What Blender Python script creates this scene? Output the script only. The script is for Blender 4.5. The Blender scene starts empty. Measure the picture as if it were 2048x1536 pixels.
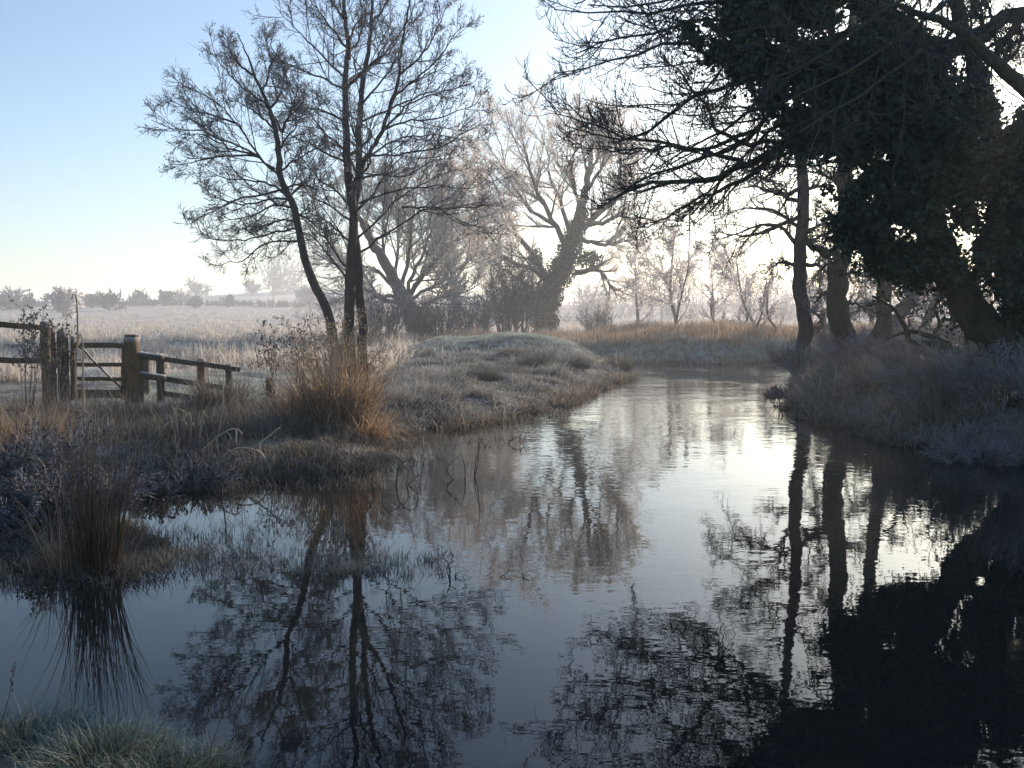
import bpy, math, random
import numpy as np
from mathutils import Vector

C = bpy.context.scene
COL = C.collection
rad = math.radians
RNG = np.random.default_rng(7)

# ------------------------------------------------------------------ camera
F = 1926.0                       # focal length in photo pixels (2048 wide)
CAM = np.array([0.0, 0.0, 2.0])
PITCH = math.atan(128.0 / F)
cd = bpy.data.cameras.new('camera')
cam = bpy.data.objects.new('camera', cd)
COL.objects.link(cam)
cam.location = CAM
cam.rotation_euler = (math.pi / 2 - PITCH, 0, 0)
cd.sensor_width = 36.0
cd.lens = 36.0 * F / 2048.0
cd.clip_start = 0.05
cd.clip_end = 6000
C.camera = cam

# ------------------------------------------------------------------ light
SUN_AZ, SUN_EL = 28.0, 15.0       # azimuth to the right of the view, elevation
S = Vector((math.sin(rad(SUN_AZ)) * math.cos(rad(SUN_EL)),
            math.cos(rad(SUN_AZ)) * math.cos(rad(SUN_EL)), math.sin(rad(SUN_EL))))
w = bpy.data.worlds.new('World')
C.world = w
w.use_nodes = True
nt = w.node_tree
nt.nodes.clear()
sky = nt.nodes.new('ShaderNodeTexSky')
sky.sky_type = 'NISHITA'
sky.sun_disc = False
sky.sun_elevation = rad(SUN_EL)
sky.sun_rotation = rad(SUN_AZ)
sky.air_density = 1.0
sky.dust_density = 0.9
sky.ozone_density = 1.5
bg = nt.nodes.new('ShaderNodeBackground')
bg.inputs['Strength'].default_value = 0.10
wo = nt.nodes.new('ShaderNodeOutputWorld')
hs = nt.nodes.new('ShaderNodeHueSaturation')
hs.inputs['Saturation'].default_value = 1.0
nt.links.new(sky.outputs[0], hs.inputs['Color'])
tn = nt.nodes.new('ShaderNodeMix'); tn.data_type = 'RGBA'; tn.blend_type = 'MULTIPLY'
tn.inputs[0].default_value = 1.0
tn.inputs[7].default_value = (0.86, 0.99, 1.13, 1)
nt.links.new(hs.outputs[0], tn.inputs[6])
nt.links.new(tn.outputs[2], bg.inputs[0])
nt.links.new(bg.outputs[0], wo.inputs[0])
sd = bpy.data.lights.new('sun', 'SUN')
sd.energy = 5.0
sd.angle = rad(0.6)
sd.color = (1.0, 0.84, 0.66)
sun = bpy.data.objects.new('sun', sd)
COL.objects.link(sun)
sun.location = (60, 30, 40)
sun.rotation_euler = S.to_track_quat('Z', 'Y').to_euler()
C.view_settings.view_transform = 'Standard'
C.view_settings.look = 'None'
C.view_settings.gamma = 1.0
C.view_settings.exposure = 0.74
C.render.engine = 'CYCLES'
cy = C.cycles
cy.use_denoising = True
cy.max_bounces = 6
cy.diffuse_bounces = 2
cy.glossy_bounces = 3
cy.transmission_bounces = 2
cy.volume_bounces = 2
cy.transparent_max_bounces = 4

# ------------------------------------------------------------------ helpers
def px(u, v, d):
    """world point seen at photo pixel (u, v) at distance d along +Y"""
    a = (np.asarray(u, float) - 1024) / F
    b = (768 - np.asarray(v, float)) / F
    cy_, sy_ = math.cos(PITCH), math.sin(PITCH)
    dy = cy_ + b * sy_
    dz = -sy_ + b * cy_
    k = np.asarray(d, float) / dy
    return np.stack([CAM[0] + a * k, CAM[1] + dy * k, CAM[2] + dz * k], -1)

def norm(a):
    return a / np.maximum(np.linalg.norm(a, axis=-1, keepdims=True), 1e-9)

def vnoise(x, y, seed=0.0):
    xi, yi = np.floor(x), np.floor(y)
    fx, fy = x - xi, y - yi
    fx, fy = fx * fx * (3 - 2 * fx), fy * fy * (3 - 2 * fy)
    def h(a, b):
        q = np.sin(a * 127.1 + b * 311.7 + seed * 74.7) * 43758.5453
        return q - np.floor(q)
    return (h(xi, yi) * (1 - fx) + h(xi + 1, yi) * fx) * (1 - fy) + \
           (h(xi, yi + 1) * (1 - fx) + h(xi + 1, yi + 1) * fx) * fy

def tag(o, label=None, cat=None, group=None, kind=None):
    if label: o['label'] = label
    if cat: o['category'] = cat
    if group: o['group'] = group
    if kind: o['kind'] = kind
    return o

def empty(name, loc, label, cat, group=None):
    o = bpy.data.objects.new(name, None)
    COL.objects.link(o)
    o.location = [float(c) for c in loc]
    o.empty_display_size = 0.2
    return tag(o, label, cat, group)

class MB:
    """mesh builder"""
    def __init__(self):
        self.v, self.f, self.t, self.n = [], [], [], 0
    def add(self, v, faces, t=None):
        v = np.asarray(v, float).reshape(-1, 3)
        for fc in faces:
            if len(fc): self.f.append(np.asarray(fc, np.int64) + self.n)
        self.t.append(np.zeros(len(v)) if t is None else np.asarray(t, float).ravel())
        self.v.append(v)
        self.n += len(v)
        return self
    def build(self, name, mat, parent=None, smooth=True, origin=None):
        v = np.concatenate(self.v)
        if parent is not None: origin = np.array(parent.location)
        if parent is not None and parent.parent is not None:
            origin = origin + np.array(parent.parent.location)
        if origin is not None: v = v - np.asarray(origin)
        me = bpy.data.meshes.new(name)
        me.vertices.add(len(v))
        me.vertices.foreach_set('co', v.astype(np.float32).ravel())
        idx = np.concatenate([f.ravel() for f in self.f])
        tot = np.concatenate([np.full(len(f), f.shape[1]) for f in self.f])
        st = np.concatenate([[0], np.cumsum(tot)[:-1]])
        me.loops.add(len(idx))
        me.loops.foreach_set('vertex_index', idx.astype(np.int32))
        me.polygons.add(len(tot))
        me.polygons.foreach_set('loop_start', st.astype(np.int32))
        me.polygons.foreach_set('use_smooth', np.full(len(tot), smooth))
        a = me.attributes.new('t', 'FLOAT', 'POINT')
        a.data.foreach_set('value', np.concatenate(self.t).astype(np.float32))
        me.update(calc_edges=True)
        me.materials.append(mat)
        o = bpy.data.objects.new(name, me)
        COL.objects.link(o)
        if parent is not None: o.parent = parent
        elif origin is not None: o.location = [float(c) for c in origin]
        return o

def tubes(mb, P, R, sides=3, rough=0.0, rng=RNG, prof=None, cap=False):
    """P (B,N,3) polylines, R (B,N) radii"""
    P = np.asarray(P, float); R = np.asarray(R, float)
    if P.ndim == 2: P, R = P[None], R[None]
    B, N, _ = P.shape
    T = np.empty_like(P)
    T[:, 1:-1] = P[:, 2:] - P[:, :-2]; T[:, 0] = P[:, 1] - P[:, 0]; T[:, -1] = P[:, -1] - P[:, -2]
    T = norm(T)
    m = np.abs(norm(P[:, -1] - P[:, 0]))
    ref = np.eye(3)[np.argmin(m, 1)][:, None, :]
    U = norm(np.cross(T, np.broadcast_to(ref, T.shape)))
    V = np.cross(T, U)
    th = np.arange(sides) * 2 * math.pi / sides
    rr = R[:, :, None] * np.ones(sides)
    if rough: rr = rr * (1 + rough * rng.normal(size=(B, N, sides)).clip(-1.8, 1.8))
    if sides == 2:            # flat feathers of rime
        a = rng.uniform(0, math.pi, B)[:, None, None]
        Wd = (np.cos(a) * U + np.sin(a) * V) * R[..., None] * 1.8
        v = np.stack([P - Wd, P + Wd], 2)
        b = (np.arange(B) * N * 2)[:, None]; i = (np.arange(N - 1) * 2)[None]
        mb.add(v, [np.stack([b + i, b + i + 1, b + i + 3, b + i + 2], -1).reshape(-1, 4)], np.broadcast_to(np.linspace(0, 1, N)[None, :, None], (B, N, 2)))
        return mb
    v = P[:, :, None, :] + rr[..., None] * (np.cos(th)[:, None] * U[:, :, None, :] + np.sin(th)[:, None] * V[:, :, None, :])
    b = (np.arange(B) * N * sides)[:, None, None]
    i = (np.arange(N - 1) * sides)[None, :, None]
    j = np.arange(sides)[None, None, :]; j2 = (j + 1) % sides
    q = np.stack([b + i + j, b + i + j2, b + i + sides + j2, b + i + sides + j], -1).reshape(-1, 4)
    t = np.broadcast_to(np.linspace(0, 1, N)[None, :, None], (B, N, sides))
    fs = [q]
    if cap:
        e0 = (np.arange(B) * N * sides)[:, None] + np.arange(sides)[None, ::-1]
        e1 = (np.arange(B) * N * sides + (N - 1) * sides)[:, None] + np.arange(sides)[None]
        fs += [e0, e1]
    mb.add(v, fs, t)
    return mb

def spline(pts, N):
    p = np.asarray(pts, float)
    if len(p) == 2: return p[0] + (p[1] - p[0]) * np.linspace(0, 1, N)[:, None]
    q = np.vstack([2 * p[0] - p[1], p, 2 * p[-1] - p[-2]])
    L = np.r_[0, np.cumsum(np.linalg.norm(np.diff(p, axis=0), axis=1))]; L /= L[-1]
    out = []
    for s in np.linspace(0, 1, N):
        k = min(max(int(np.searchsorted(L, s, 'right')) - 1, 0), len(p) - 2)
        x = (s - L[k]) / max(L[k + 1] - L[k], 1e-9)
        a, b, c, d = q[k], q[k + 1], q[k + 2], q[k + 3]
        out.append(.5 * (2 * b + (c - a) * x + (2 * a - 5 * b + 4 * c - d) * x * x + (3 * b - a - 3 * c + d) * x ** 3))
    return np.array(out)

def limb(pts, D, r0, r1, N=14, s=0.0, wob=0.0, rng=RNG, pw=1.0):
    """limb traced over photo pixels at its own distance; s = how far it runs away from (+) or towards (-) us"""
    a = np.asarray(pts, float)
    ln = np.r_[0, np.cumsum(np.linalg.norm(np.diff(a, axis=0), axis=1))]
    d = D + s * ln * D / F
    P = spline(px(a[:, 0], a[:, 1], d), N)
    if wob: P[1:-1] += rng.normal(size=(N - 2, 3)) * wob
    R = r0 + (r1 - r0) * np.linspace(0, 1, N) ** pw
    return P, R

def grow(P, R, n, rng, t=(0.15, 1.0), ang=(40, 12), ln=(0.4, 0.12), shrink=0.5, npts=5, up=0.1, jit=0.12,
         rr=0.6, rtip=0.003, rmin=0.004, late_up=0.0, minlen=0.0, flat=0.0):
    """children of every polyline, all at once"""
    B, N, _ = P.shape
    k = (np.arange(n)[None, :] + rng.random((B, n))) / n
    tt = (t[0] + (t[1] - t[0]) * k) * (N - 1) * 0.9999
    i = np.floor(tt).astype(int); f = (tt - i)[..., None]
    bi = np.arange(B)[:, None]
    p0 = P[bi, i] * (1 - f) + P[bi, i + 1] * f
    T = norm(P[bi, i + 1] - P[bi, i])
    r = R[bi, i] * (1 - f[..., 0]) + R[bi, i + 1] * f[..., 0]
    L = np.linalg.norm(np.diff(P, axis=1), axis=2).sum(1)[:, None]
    l = np.maximum(L * np.maximum(ln[0] + ln[1] * rng.normal(size=(B, n)), 0.08) * (1 - shrink * k), minlen)
    a = np.radians(ang[0] + ang[1] * rng.normal(size=(B, n)))[..., None]
    rv = rng.normal(size=(B, n, 3))
    if flat: rv[..., 2] *= (1 - flat)
    rv = norm(rv - (rv * T).sum(-1, keepdims=True) * T)
    d = np.cos(a) * T + np.sin(a) * rv
    M = B * n
    d = d.reshape(M, 3); p = p0.reshape(M, 3); l = l.reshape(M)
    out = np.empty((M, npts, 3)); out[:, 0] = p
    st = (l / (npts - 1))[:, None]
    for j in range(1, npts):
        d = d + np.array([0, 0, 1.0]) * (up + late_up * j / (npts - 1)) + rng.normal(size=(M, 3)) * jit
        d = norm(d)
        p = p + d * st
        out[:, j] = p
    r0 = np.maximum(r.reshape(M) * rr, rmin)
    Rr = r0[:, None] + (np.minimum(rtip, r0) - r0)[:, None] * np.linspace(0, 1, npts)[None]
    return out, Rr

def stackl(limbs):
    return np.stack([l[0] for l in limbs]), np.stack([l[1] for l in limbs])

def blades(mb, base, h, az, th0, th1, wd, segs=3, face=None, rng=RNG):
    """grass blades: base (n,3), arc from th0 to th1 radians off vertical towards azimuth az"""
    n = len(base)
    h = np.broadcast_to(h, n); wd = np.broadcast_to(wd, n)
    dirn = np.stack([np.cos(az), np.sin(az)], -1)
    wa = az + math.pi / 2 + rng.normal(size=n) * 0.9
    W = np.stack([np.cos(wa), np.sin(wa), np.zeros(n)], -1)
    p = base.copy()
    v = np.empty((n, segs + 1, 2, 3)); tt = np.empty((n, segs + 1, 2))
    for j in range(segs + 1):
        s = j / segs
        ww = wd * (1 - s) ** 0.7 * 0.5 + wd * 0.06
        v[:, j, 0] = p - W * ww[:, None]; v[:, j, 1] = p + W * ww[:, None]; tt[:, j] = s
        th = th0 + (th1 - th0) * (s + .5 / segs)
        stp = (h / segs)[:, None]
        p = p + stp * np.concatenate([dirn * np.sin(th)[:, None], np.cos(th)[:, None]], 1)
    b = (np.arange(n) * (segs + 1) * 2)[:, None]; i = (np.arange(segs) * 2)[None]
    q = np.stack([b + i, b + i + 1, b + i + 3, b + i + 2], -1).reshape(-1, 4)
    mb.add(v, [q], tt)
    return mb

def leaves(mb, c, nrm, size, rng=RNG):
    n = len(c)
    nrm = norm(nrm + rng.normal(size=(n, 3)) * 0.45)
    a = norm(np.cross(nrm, rng.normal(size=(n, 3))))
    a[:, 2] -= 0.5 * np.abs(rng.normal(size=n)); a = norm(a)
    b = norm(np.cross(nrm, a))
    s = np.broadcast_to(size, n)[:, None]
    v = np.stack([c - a * s * .5, c - a * s * .15 + b * s * .5 + nrm * s * .12, c + a * s * .6,
                  c - a * s * .15 - b * s * .5 + nrm * s * .12], 1)
    k = (np.arange(n) * 4)[:, None]
    mb.add(v, [np.concatenate([k + [0, 2, 1], k + [0, 3, 2]])])
    return mb

def seeds(mb, c, sz, rng=RNG, long=1.0, axis=None):
    """little octahedra (catkins, cones, seed heads)"""
    n = len(c); s = np.broadcast_to(sz, n)[:, None]
    z = norm(axis) if axis is not None else norm(rng.normal(size=(n, 3)) + np.array([0, 0, -1.2]))
    x = norm(np.cross(z, rng.normal(size=(n, 3)))); y = np.cross(z, x)
    v = np.stack([c + x * s, c + y * s, c - x * s, c - y * s, c + z * s * long, c - z * s * long], 1)
    k = (np.arange(n) * 6)[:, None, None]
    tri = np.array([[0, 1, 4], [1, 2, 4], [2, 3, 4], [3, 0, 4], [1, 0, 5], [2, 1, 5], [3, 2, 5], [0, 3, 5]])[None]
    mb.add(v, [(k + tri).reshape(-1, 3)])
    return mb

def beam(mb, p0, p1, w_, h_, N=9, wob=0.004, ch=0.18, rng=RNG, upv=(0, 0, 1)):
    """sawn timber: chamfered rectangular section, slightly uneven, capped"""
    p0, p1 = np.asarray(p0, float), np.asarray(p1, float)
    P = p0 + (p1 - p0) * np.linspace(0, 1, N)[:, None]
    P[1:-1] += rng.normal(size=(N - 2, 3)) * wob
    T = norm(p1 - p0); upv = np.asarray(upv, float)
    U = norm(np.cross(T, upv)); V = np.cross(U, T)
    a, b = w_ / 2, h_ / 2; c = min(a, b) * ch
    pr = np.array([[a, -b + c], [a, b - c], [a - c, b], [-a + c, b], [-a, b - c], [-a, -b + c], [-a + c, -b], [a - c, -b]])
    sc = np.ones(N); sc[0] = sc[-1] = 0.97
    v = P[:, None] + sc[:, None, None] * (pr[None, :, :1] * U + pr[None, :, 1:] * V)
    i = (np.arange(N - 1) * 8)[:, None]; j = np.arange(8)[None]; j2 = (j + 1) % 8
    q = np.stack([i + j, i + j2, i + 8 + j2, i + 8 + j], -1).reshape(-1, 4)
    mb.add(v, [q, np.arange(8)[None, ::-1], (N - 1) * 8 + np.arange(8)[None]], np.repeat(np.linspace(0, 1, N), 8))
    return mb

# ------------------------------------------------------------------ materials
class NT:
    def __init__(self, name):
        self.m = bpy.data.materials.new(name); self.m.use_nodes = True
        self.t = self.m.node_tree; self.t.nodes.clear()
        self.out = self.n('ShaderNodeOutputMaterial')
    def n(self, ty, **kw):
        x = self.t.nodes.new(ty)
        for k, v in kw.items(): setattr(x, k, v)
        return x
    def l(self, a, b): self.t.links.new(a, b)
    def bsdf(self, rough=0.8, spec=0.3):
        b = self.n('ShaderNodeBsdfPrincipled')
        b.inputs['Roughness'].default_value = rough
        b.inputs['Specular IOR Level'].default_value = spec
        self.l(b.outputs[0], self.out.inputs['Surface'])
        return b
    def noise(self, scale, detail=4, stretch=None, rough=.6):
        co = self.n('ShaderNodeNewGeometry').outputs['Position']
        if stretch:
            mp = self.n('ShaderNodeMapping'); mp.inputs['Scale'].default_value = stretch
            self.l(co, mp.inputs[0]); co = mp.outputs[0]
        z = self.n('ShaderNodeTexNoise')
        z.inputs['Scale'].default_value = scale; z.inputs['Detail'].default_value = detail
        z.inputs['Roughness'].default_value = rough
        self.l(co, z.inputs['Vector'])
        return z.outputs[0]
    def ramp(self, fac, stops):
        r = self.n('ShaderNodeValToRGB')
        e = r.color_ramp.elements
        while len(e) < len(stops): e.new(0.5)
        for x, (p, c) in zip(e, stops): x.position = p; x.color = (*c, 1) if len(c) == 3 else c
        self.l(fac, r.inputs[0])
        return r.outputs[0]
    def maprange(self, v, a, b, c=0., d=1.):
        r = self.n('ShaderNodeMapRange'); r.inputs[1].default_value = a; r.inputs[2].default_value = b
        r.inputs[3].default_value = c; r.inputs[4].default_value = d
        self.l(v, r.inputs[0]); return r.outputs[0]
    def math(self, op, a, b):
        r = self.n('ShaderNodeMath', operation=op)
        for k, x in ((0, a), (1, b)):
            if isinstance(x, (int, float)): r.inputs[k].default_value = x
            else: self.l(x, r.inputs[k])
        return r.outputs[0]
    def mix(self, fac, a, b, blend='MIX'):
        r = self.n('ShaderNodeMix', data_type='RGBA', blend_type=blend)
        for k, x in ((0, fac), (6, a), (7, b)):
            if isinstance(x, (int, float)): r.inputs[k].default_value = x
            elif isinstance(x, tuple): r.inputs[k].default_value = (*x, 1)
            else: self.l(x, r.inputs[k])
        return r.outputs[2]
    def nz(self):
        g = self.n('ShaderNodeNewGeometry'); s = self.n('ShaderNodeSeparateXYZ')
        self.l(g.outputs['Normal'], s.inputs[0]); return s.outputs['Z']
    def bump(self, b, h, strength, dist):
        u = self.n('ShaderNodeBump'); u.inputs['Strength'].default_value = strength
        u.inputs['Distance'].default_value = dist
        self.l(h, u.inputs['Height']); self.l(u.outputs[0], b.inputs['Normal'])

def m_bark(name, c1, c2, frost=0.0, moss=None, scale=9, bump=0.02):
    k = NT(name); b = k.bsdf(0.9, 0.15)
    z = k.noise(scale, 5, (1, 1, 0.28))
    c = k.ramp(z, [(0.3, c1), (0.7, c2)])
    if moss:
        f = k.maprange(k.noise(1.7, 4), 0.4, 0.62)
        c = k.mix(f, c, moss)
    if frost:
        up = k.maprange(k.nz(), 0.1, 0.9)
        f = k.math('MULTIPLY', k.math('MULTIPLY', up, k.maprange(k.noise(14, 3), .35, .6)), frost)
        c = k.mix(f, c, (0.62, 0.66, 0.72))
    k.l(c, b.inputs['Base Color']); k.bump(b, z, 0.8, bump)
    return k.m

def m_twig(name, c1, c2, frostc=None, f=0.0, trans=0.0):
    k = NT(name); b = k.bsdf(0.85, 0.2)
    r = k.n('ShaderNodeNewGeometry').outputs['Random Per Island']
    c = k.ramp(r, [(0.0, c1), (1.0, c2)])
    if frostc: c = k.mix(k.math('MULTIPLY', k.maprange(k.noise(3.0, 4), .35, .65), f), c, frostc)
    k.l(c, b.inputs['Base Color'])
    if trans:
        tr = k.n('ShaderNodeBsdfTranslucent'); k.l(c, tr.inputs[0])
        mx = k.n('ShaderNodeMixShader'); mx.inputs[0].default_value = trans
        k.l(b.outputs[0], mx.inputs[1]); k.l(tr.outputs[0], mx.inputs[2]); k.l(mx.outputs[0], k.out.inputs['Surface'])
    return k.m

def m_grass(name, stops, tip, tipamt, trans=0.25):
    """stops: colours by blade; tip: rime colour growing towards the blade's tip"""
    k = NT(name); b = k.bsdf(0.75, 0.2)
    g = k.n('ShaderNodeNewGeometry')
    c = k.ramp(g.outputs['Random Per Island'], stops)
    at = k.n('ShaderNodeAttribute', attribute_name='t')
    z = k.maprange(k.noise(1.3, 3), .35, .65)
    f = k.math('MULTIPLY', k.maprange(at.outputs['Fac'], 0.1, 1.0), k.math('MULTIPLY', k.math('ADD', k.math('MULTIPLY', z, .6), .4), tipamt))
    c = k.mix(f, c, tip)
    k.l(c, b.inputs['Base Color'])
    tr = k.n('ShaderNodeBsdfTranslucent'); k.l(c, tr.inputs[0])
    mx = k.n('ShaderNodeMixShader'); mx.inputs[0].default_value = trans
    k.l(b.outputs[0], mx.inputs[1]); k.l(tr.outputs[0], mx.inputs[2]); k.l(mx.outputs[0], k.out.inputs['Surface'])
    return k.m

def m_leaf(name, c1, c2, rough=0.45, trans=0.12):
    k = NT(name); b = k.bsdf(rough, 0.4)
    c = k.ramp(k.n('ShaderNodeNewGeometry').outputs['Random Per Island'], [(0, c1), (1, c2)])
    k.l(c, b.inputs['Base Color'])
    tr = k.n('ShaderNodeBsdfTranslucent'); k.l(c, tr.inputs[0])
    mx = k.n('ShaderNodeMixShader'); mx.inputs[0].default_value = trans
    k.l(b.outputs[0], mx.inputs[1]); k.l(tr.outputs[0], mx.inputs[2]); k.l(mx.outputs[0], k.out.inputs['Surface'])
    return k.m

def m_wood(name, c1, c2, frost=0.8, st=(4, 4, 1)):
    k = NT(name); b = k.bsdf(0.85, 0.2)
    z = k.noise(6, 6, st)
    c = k.ramp(z, [(0.3, c1), (0.7, c2)])
    c = k.mix(k.maprange(k.noise(2.2, 3), .5, .75, 0, .5), c, (0.10, 0.11, 0.06))
    up = k.maprange(k.nz(), 0.35, 0.9)
    f = k.math('MULTIPLY', k.math('MULTIPLY', up, k.maprange(k.noise(25, 3), .3, .55)), frost)
    c = k.mix(f, c, (0.7, 0.74, 0.8))
    k.l(c, b.inputs['Base Color']); k.bump(b, z, 0.6, 0.006)
    return k.m

FROST = (0.62, 0.64, 0.67)
MAT = {}
MAT['alder_bark'] = m_bark('alder_bark', (0.025, 0.022, 0.022), (0.085, 0.075, 0.068), 0.25)
MAT['mossy_bark'] = m_bark('mossy_bark', (0.03, 0.026, 0.02), (0.10, 0.085, 0.06), 0.1, (0.045, 0.055, 0.018))
MAT['willow_bark'] = m_bark('willow_bark', (0.05, 0.042, 0.034), (0.17, 0.145, 0.12), 0.6, None, 5)
MAT['alder_twig'] = m_twig('alder_twig', (0.04, 0.035, 0.037), (0.11, 0.095, 0.095), FROST, 0.5)
MAT['dark_twig'] = m_twig('dark_twig', (0.018, 0.016, 0.016), (0.055, 0.048, 0.046), FROST, 0.12)
MAT['right_twig'] = m_twig('right_twig', (0.03, 0.026, 0.024), (0.10, 0.08, 0.07), FROST, 0.4)
MAT['willow_twig'] = m_twig('willow_twig', (0.38, 0.32, 0.27), (0.62, 0.56, 0.50), (0.76, 0.75, 0.75), 0.75, .5)
MAT['tan_twig'] = m_twig('tan_twig', (0.36, 0.27, 0.19), (0.60, 0.48, 0.37), (0.72, 0.66, 0.61), 0.6, .5)
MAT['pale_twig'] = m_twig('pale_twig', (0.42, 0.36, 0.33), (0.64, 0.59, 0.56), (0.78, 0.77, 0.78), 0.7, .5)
MAT['hedge_twig'] = m_twig('hedge_twig', (0.04, 0.04, 0.045), (0.10, 0.10, 0.105), FROST, 0.22)
MAT['scrub_twig'] = m_twig('scrub_twig', (0.10, 0.08, 0.072), (0.25, 0.20, 0.175), (0.45, 0.48, 0.54), 0.55)
MAT['catkin'] = m_twig('catkin', (0.03, 0.022, 0.02), (0.11, 0.07, 0.055), FROST, 0.25)
MAT['ivy'] = m_leaf('ivy_leaf', (0.007, 0.016, 0.007), (0.028, 0.060, 0.020))
MAT['ivy_frost'] = m_leaf('ivy_leaf_frosted', (0.05, 0.06, 0.035), (0.16, 0.17, 0.13), 0.7)
MAT['wood'] = m_wood('fence_wood', (0.06, 0.036, 0.02), (0.20, 0.125, 0.062))
MAT['old_wood'] = m_wood('weathered_wood', (0.04, 0.032, 0.025), (0.13, 0.105, 0.08))
MAT['rough_grass'] = m_grass('rough_frosted_grass', [(0, (0.04, 0.033, 0.022)), (.45, (0.13, 0.105, 0.07)), (.8, (0.26, 0.21, 0.14)), (1, (0.46, 0.40, 0.32))], FROST, 0.8)
MAT['meadow_grass'] = m_grass('meadow_frosted_grass', [(0, (0.11, 0.08, 0.055)), (.5, (0.36, 0.28, 0.20)), (1, (0.70, 0.62, 0.52))], (0.84, 0.82, 0.80), 0.95, .45)
MAT['lawn_grass'] = m_grass('short_frosted_grass', [(0, (0.10, 0.12, 0.07)), (.6, (0.20, 0.22, 0.14)), (1, (0.34, 0.32, 0.22))], (0.74, 0.79, 0.80), 1.0)
MAT['reed'] = m_grass('dry_reed', [(0, (0.10, 0.05, 0.02)), (.5, (0.36, 0.19, 0.075)), (1, (0.58, 0.40, 0.22))], (0.62, 0.57, 0.50), 0.5, 0.35)
MAT['pale_reed'] = m_grass('pale_reed', [(0, (0.30, 0.23, 0.14)), (1, (0.55, 0.46, 0.33))], FROST, 0.5)
MAT['thin_reed'] = m_grass('thin_reed', [(0, (0.035, 0.022, 0.012)), (.6, (0.10, 0.06, 0.03)), (1, (0.22, 0.15, 0.085))], FROST, 0.15)
MAT['bramble_leaf'] = m_leaf('bramble_leaf', (0.012, 0.012, 0.012), (0.16, 0.17, 0.20), 0.8)
MAT['far_reed'] = m_grass('far_dry_reed', [(0, (0.12, 0.07, 0.035)), (.5, (0.34, 0.20, 0.10)), (1, (0.58, 0.43, 0.28))], (0.68, 0.64, 0.60), 0.4, 0.3)
MAT['dark_weed'] = m_grass('dark_weed', [(0, (0.012, 0.010, 0.007)), (.6, (0.05, 0.037, 0.022)), (.85, (0.13, 0.09, 0.05)), (1, (0.36, 0.28, 0.18))], FROST, 0.35)
MAT['bank_weed'] = m_grass('bank_weed', [(0, (0.03, 0.022, 0.014)), (.5, (0.12, 0.085, 0.05)), (.8, (0.26, 0.19, 0.11)), (1, (0.48, 0.38, 0.26))], FROST, 0.4)
MAT['near_grass'] = m_grass('near_rime_grass', [(0, (0.008, 0.024, 0.008)), (.72, (0.022, 0.055, 0.018)), (.86, (0.16, 0.13, 0.07)), (1, (0.30, 0.25, 0.15))], (0.34, 0.42, 0.41), 0.8, 0.15)
MAT['sedge'] = m_grass('sedge', [(0, (0.03, 0.028, 0.02)), (.7, (0.075, 0.07, 0.045)), (1, (0.16, 0.13, 0.085))], FROST, 0.4)

def m_ground():
    k = NT('ground'); b = k.bsdf(0.95, 0.1)
    big = k.noise(0.25, 4); fine = k.noise(7, 6)
    c = k.ramp(fine, [(0.3, (0.045, 0.038, 0.03)), (0.55, (0.12, 0.105, 0.08)), (0.75, (0.24, 0.22, 0.18))])
    fr = k.math('MULTIPLY', k.maprange(big, .3, .65), k.maprange(k.noise(2.5, 5), .35, .65))
    c = k.mix(fr, c, (0.42, 0.43, 0.43))
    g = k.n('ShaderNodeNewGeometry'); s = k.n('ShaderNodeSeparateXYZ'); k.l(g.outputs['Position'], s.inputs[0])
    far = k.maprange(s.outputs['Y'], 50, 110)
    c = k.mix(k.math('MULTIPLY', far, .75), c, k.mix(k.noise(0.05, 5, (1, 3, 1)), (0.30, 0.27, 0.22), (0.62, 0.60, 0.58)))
    mud = k.maprange(s.outputs['Z'], 0.02, 0.22)
    c = k.mix(mud, (0.022, 0.018, 0.014), c)
    k.l(c, b.inputs['Base Color']); k.bump(b, fine, 0.7, 0.05)
    return k.m
MAT['ground'] = m_ground()

def m_water():
    k = NT('water'); b = k.bsdf(0.015, 0.5)
    b.inputs['Base Color'].default_value = (0.010, 0.012, 0.012, 1)
    b.inputs['IOR'].default_value = 1.333
    z1 = k.noise(1.1, 3, (1.0, 1.0, 1)); z2 = k.noise(5.5, 2, (0.8, 1.2, 1))
    amt = k.maprange(k.noise(0.22, 2), .38, .62, .35, 1.0)
    g = k.n('ShaderNodeNewGeometry'); s = k.n('ShaderNodeSeparateXYZ'); k.l(g.outputs['Position'], s.inputs[0])
    dist = k.maprange(s.outputs['Y'], 9, 40, .38, 5.0)
    side = k.maprange(s.outputs['X'], -3.5, 1.0, .35, 1.0)
    h = k.math('ADD', k.math('MULTIPLY', z1, 1.2), k.math('MULTIPLY', z2, .35))
    h = k.math('MULTIPLY', h, k.math('MULTIPLY', amt, k.math('MULTIPLY', dist, side)))
    k.bump(b, h, 1.0, 0.008)
    return k.m
MAT['water'] = m_water()

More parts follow.
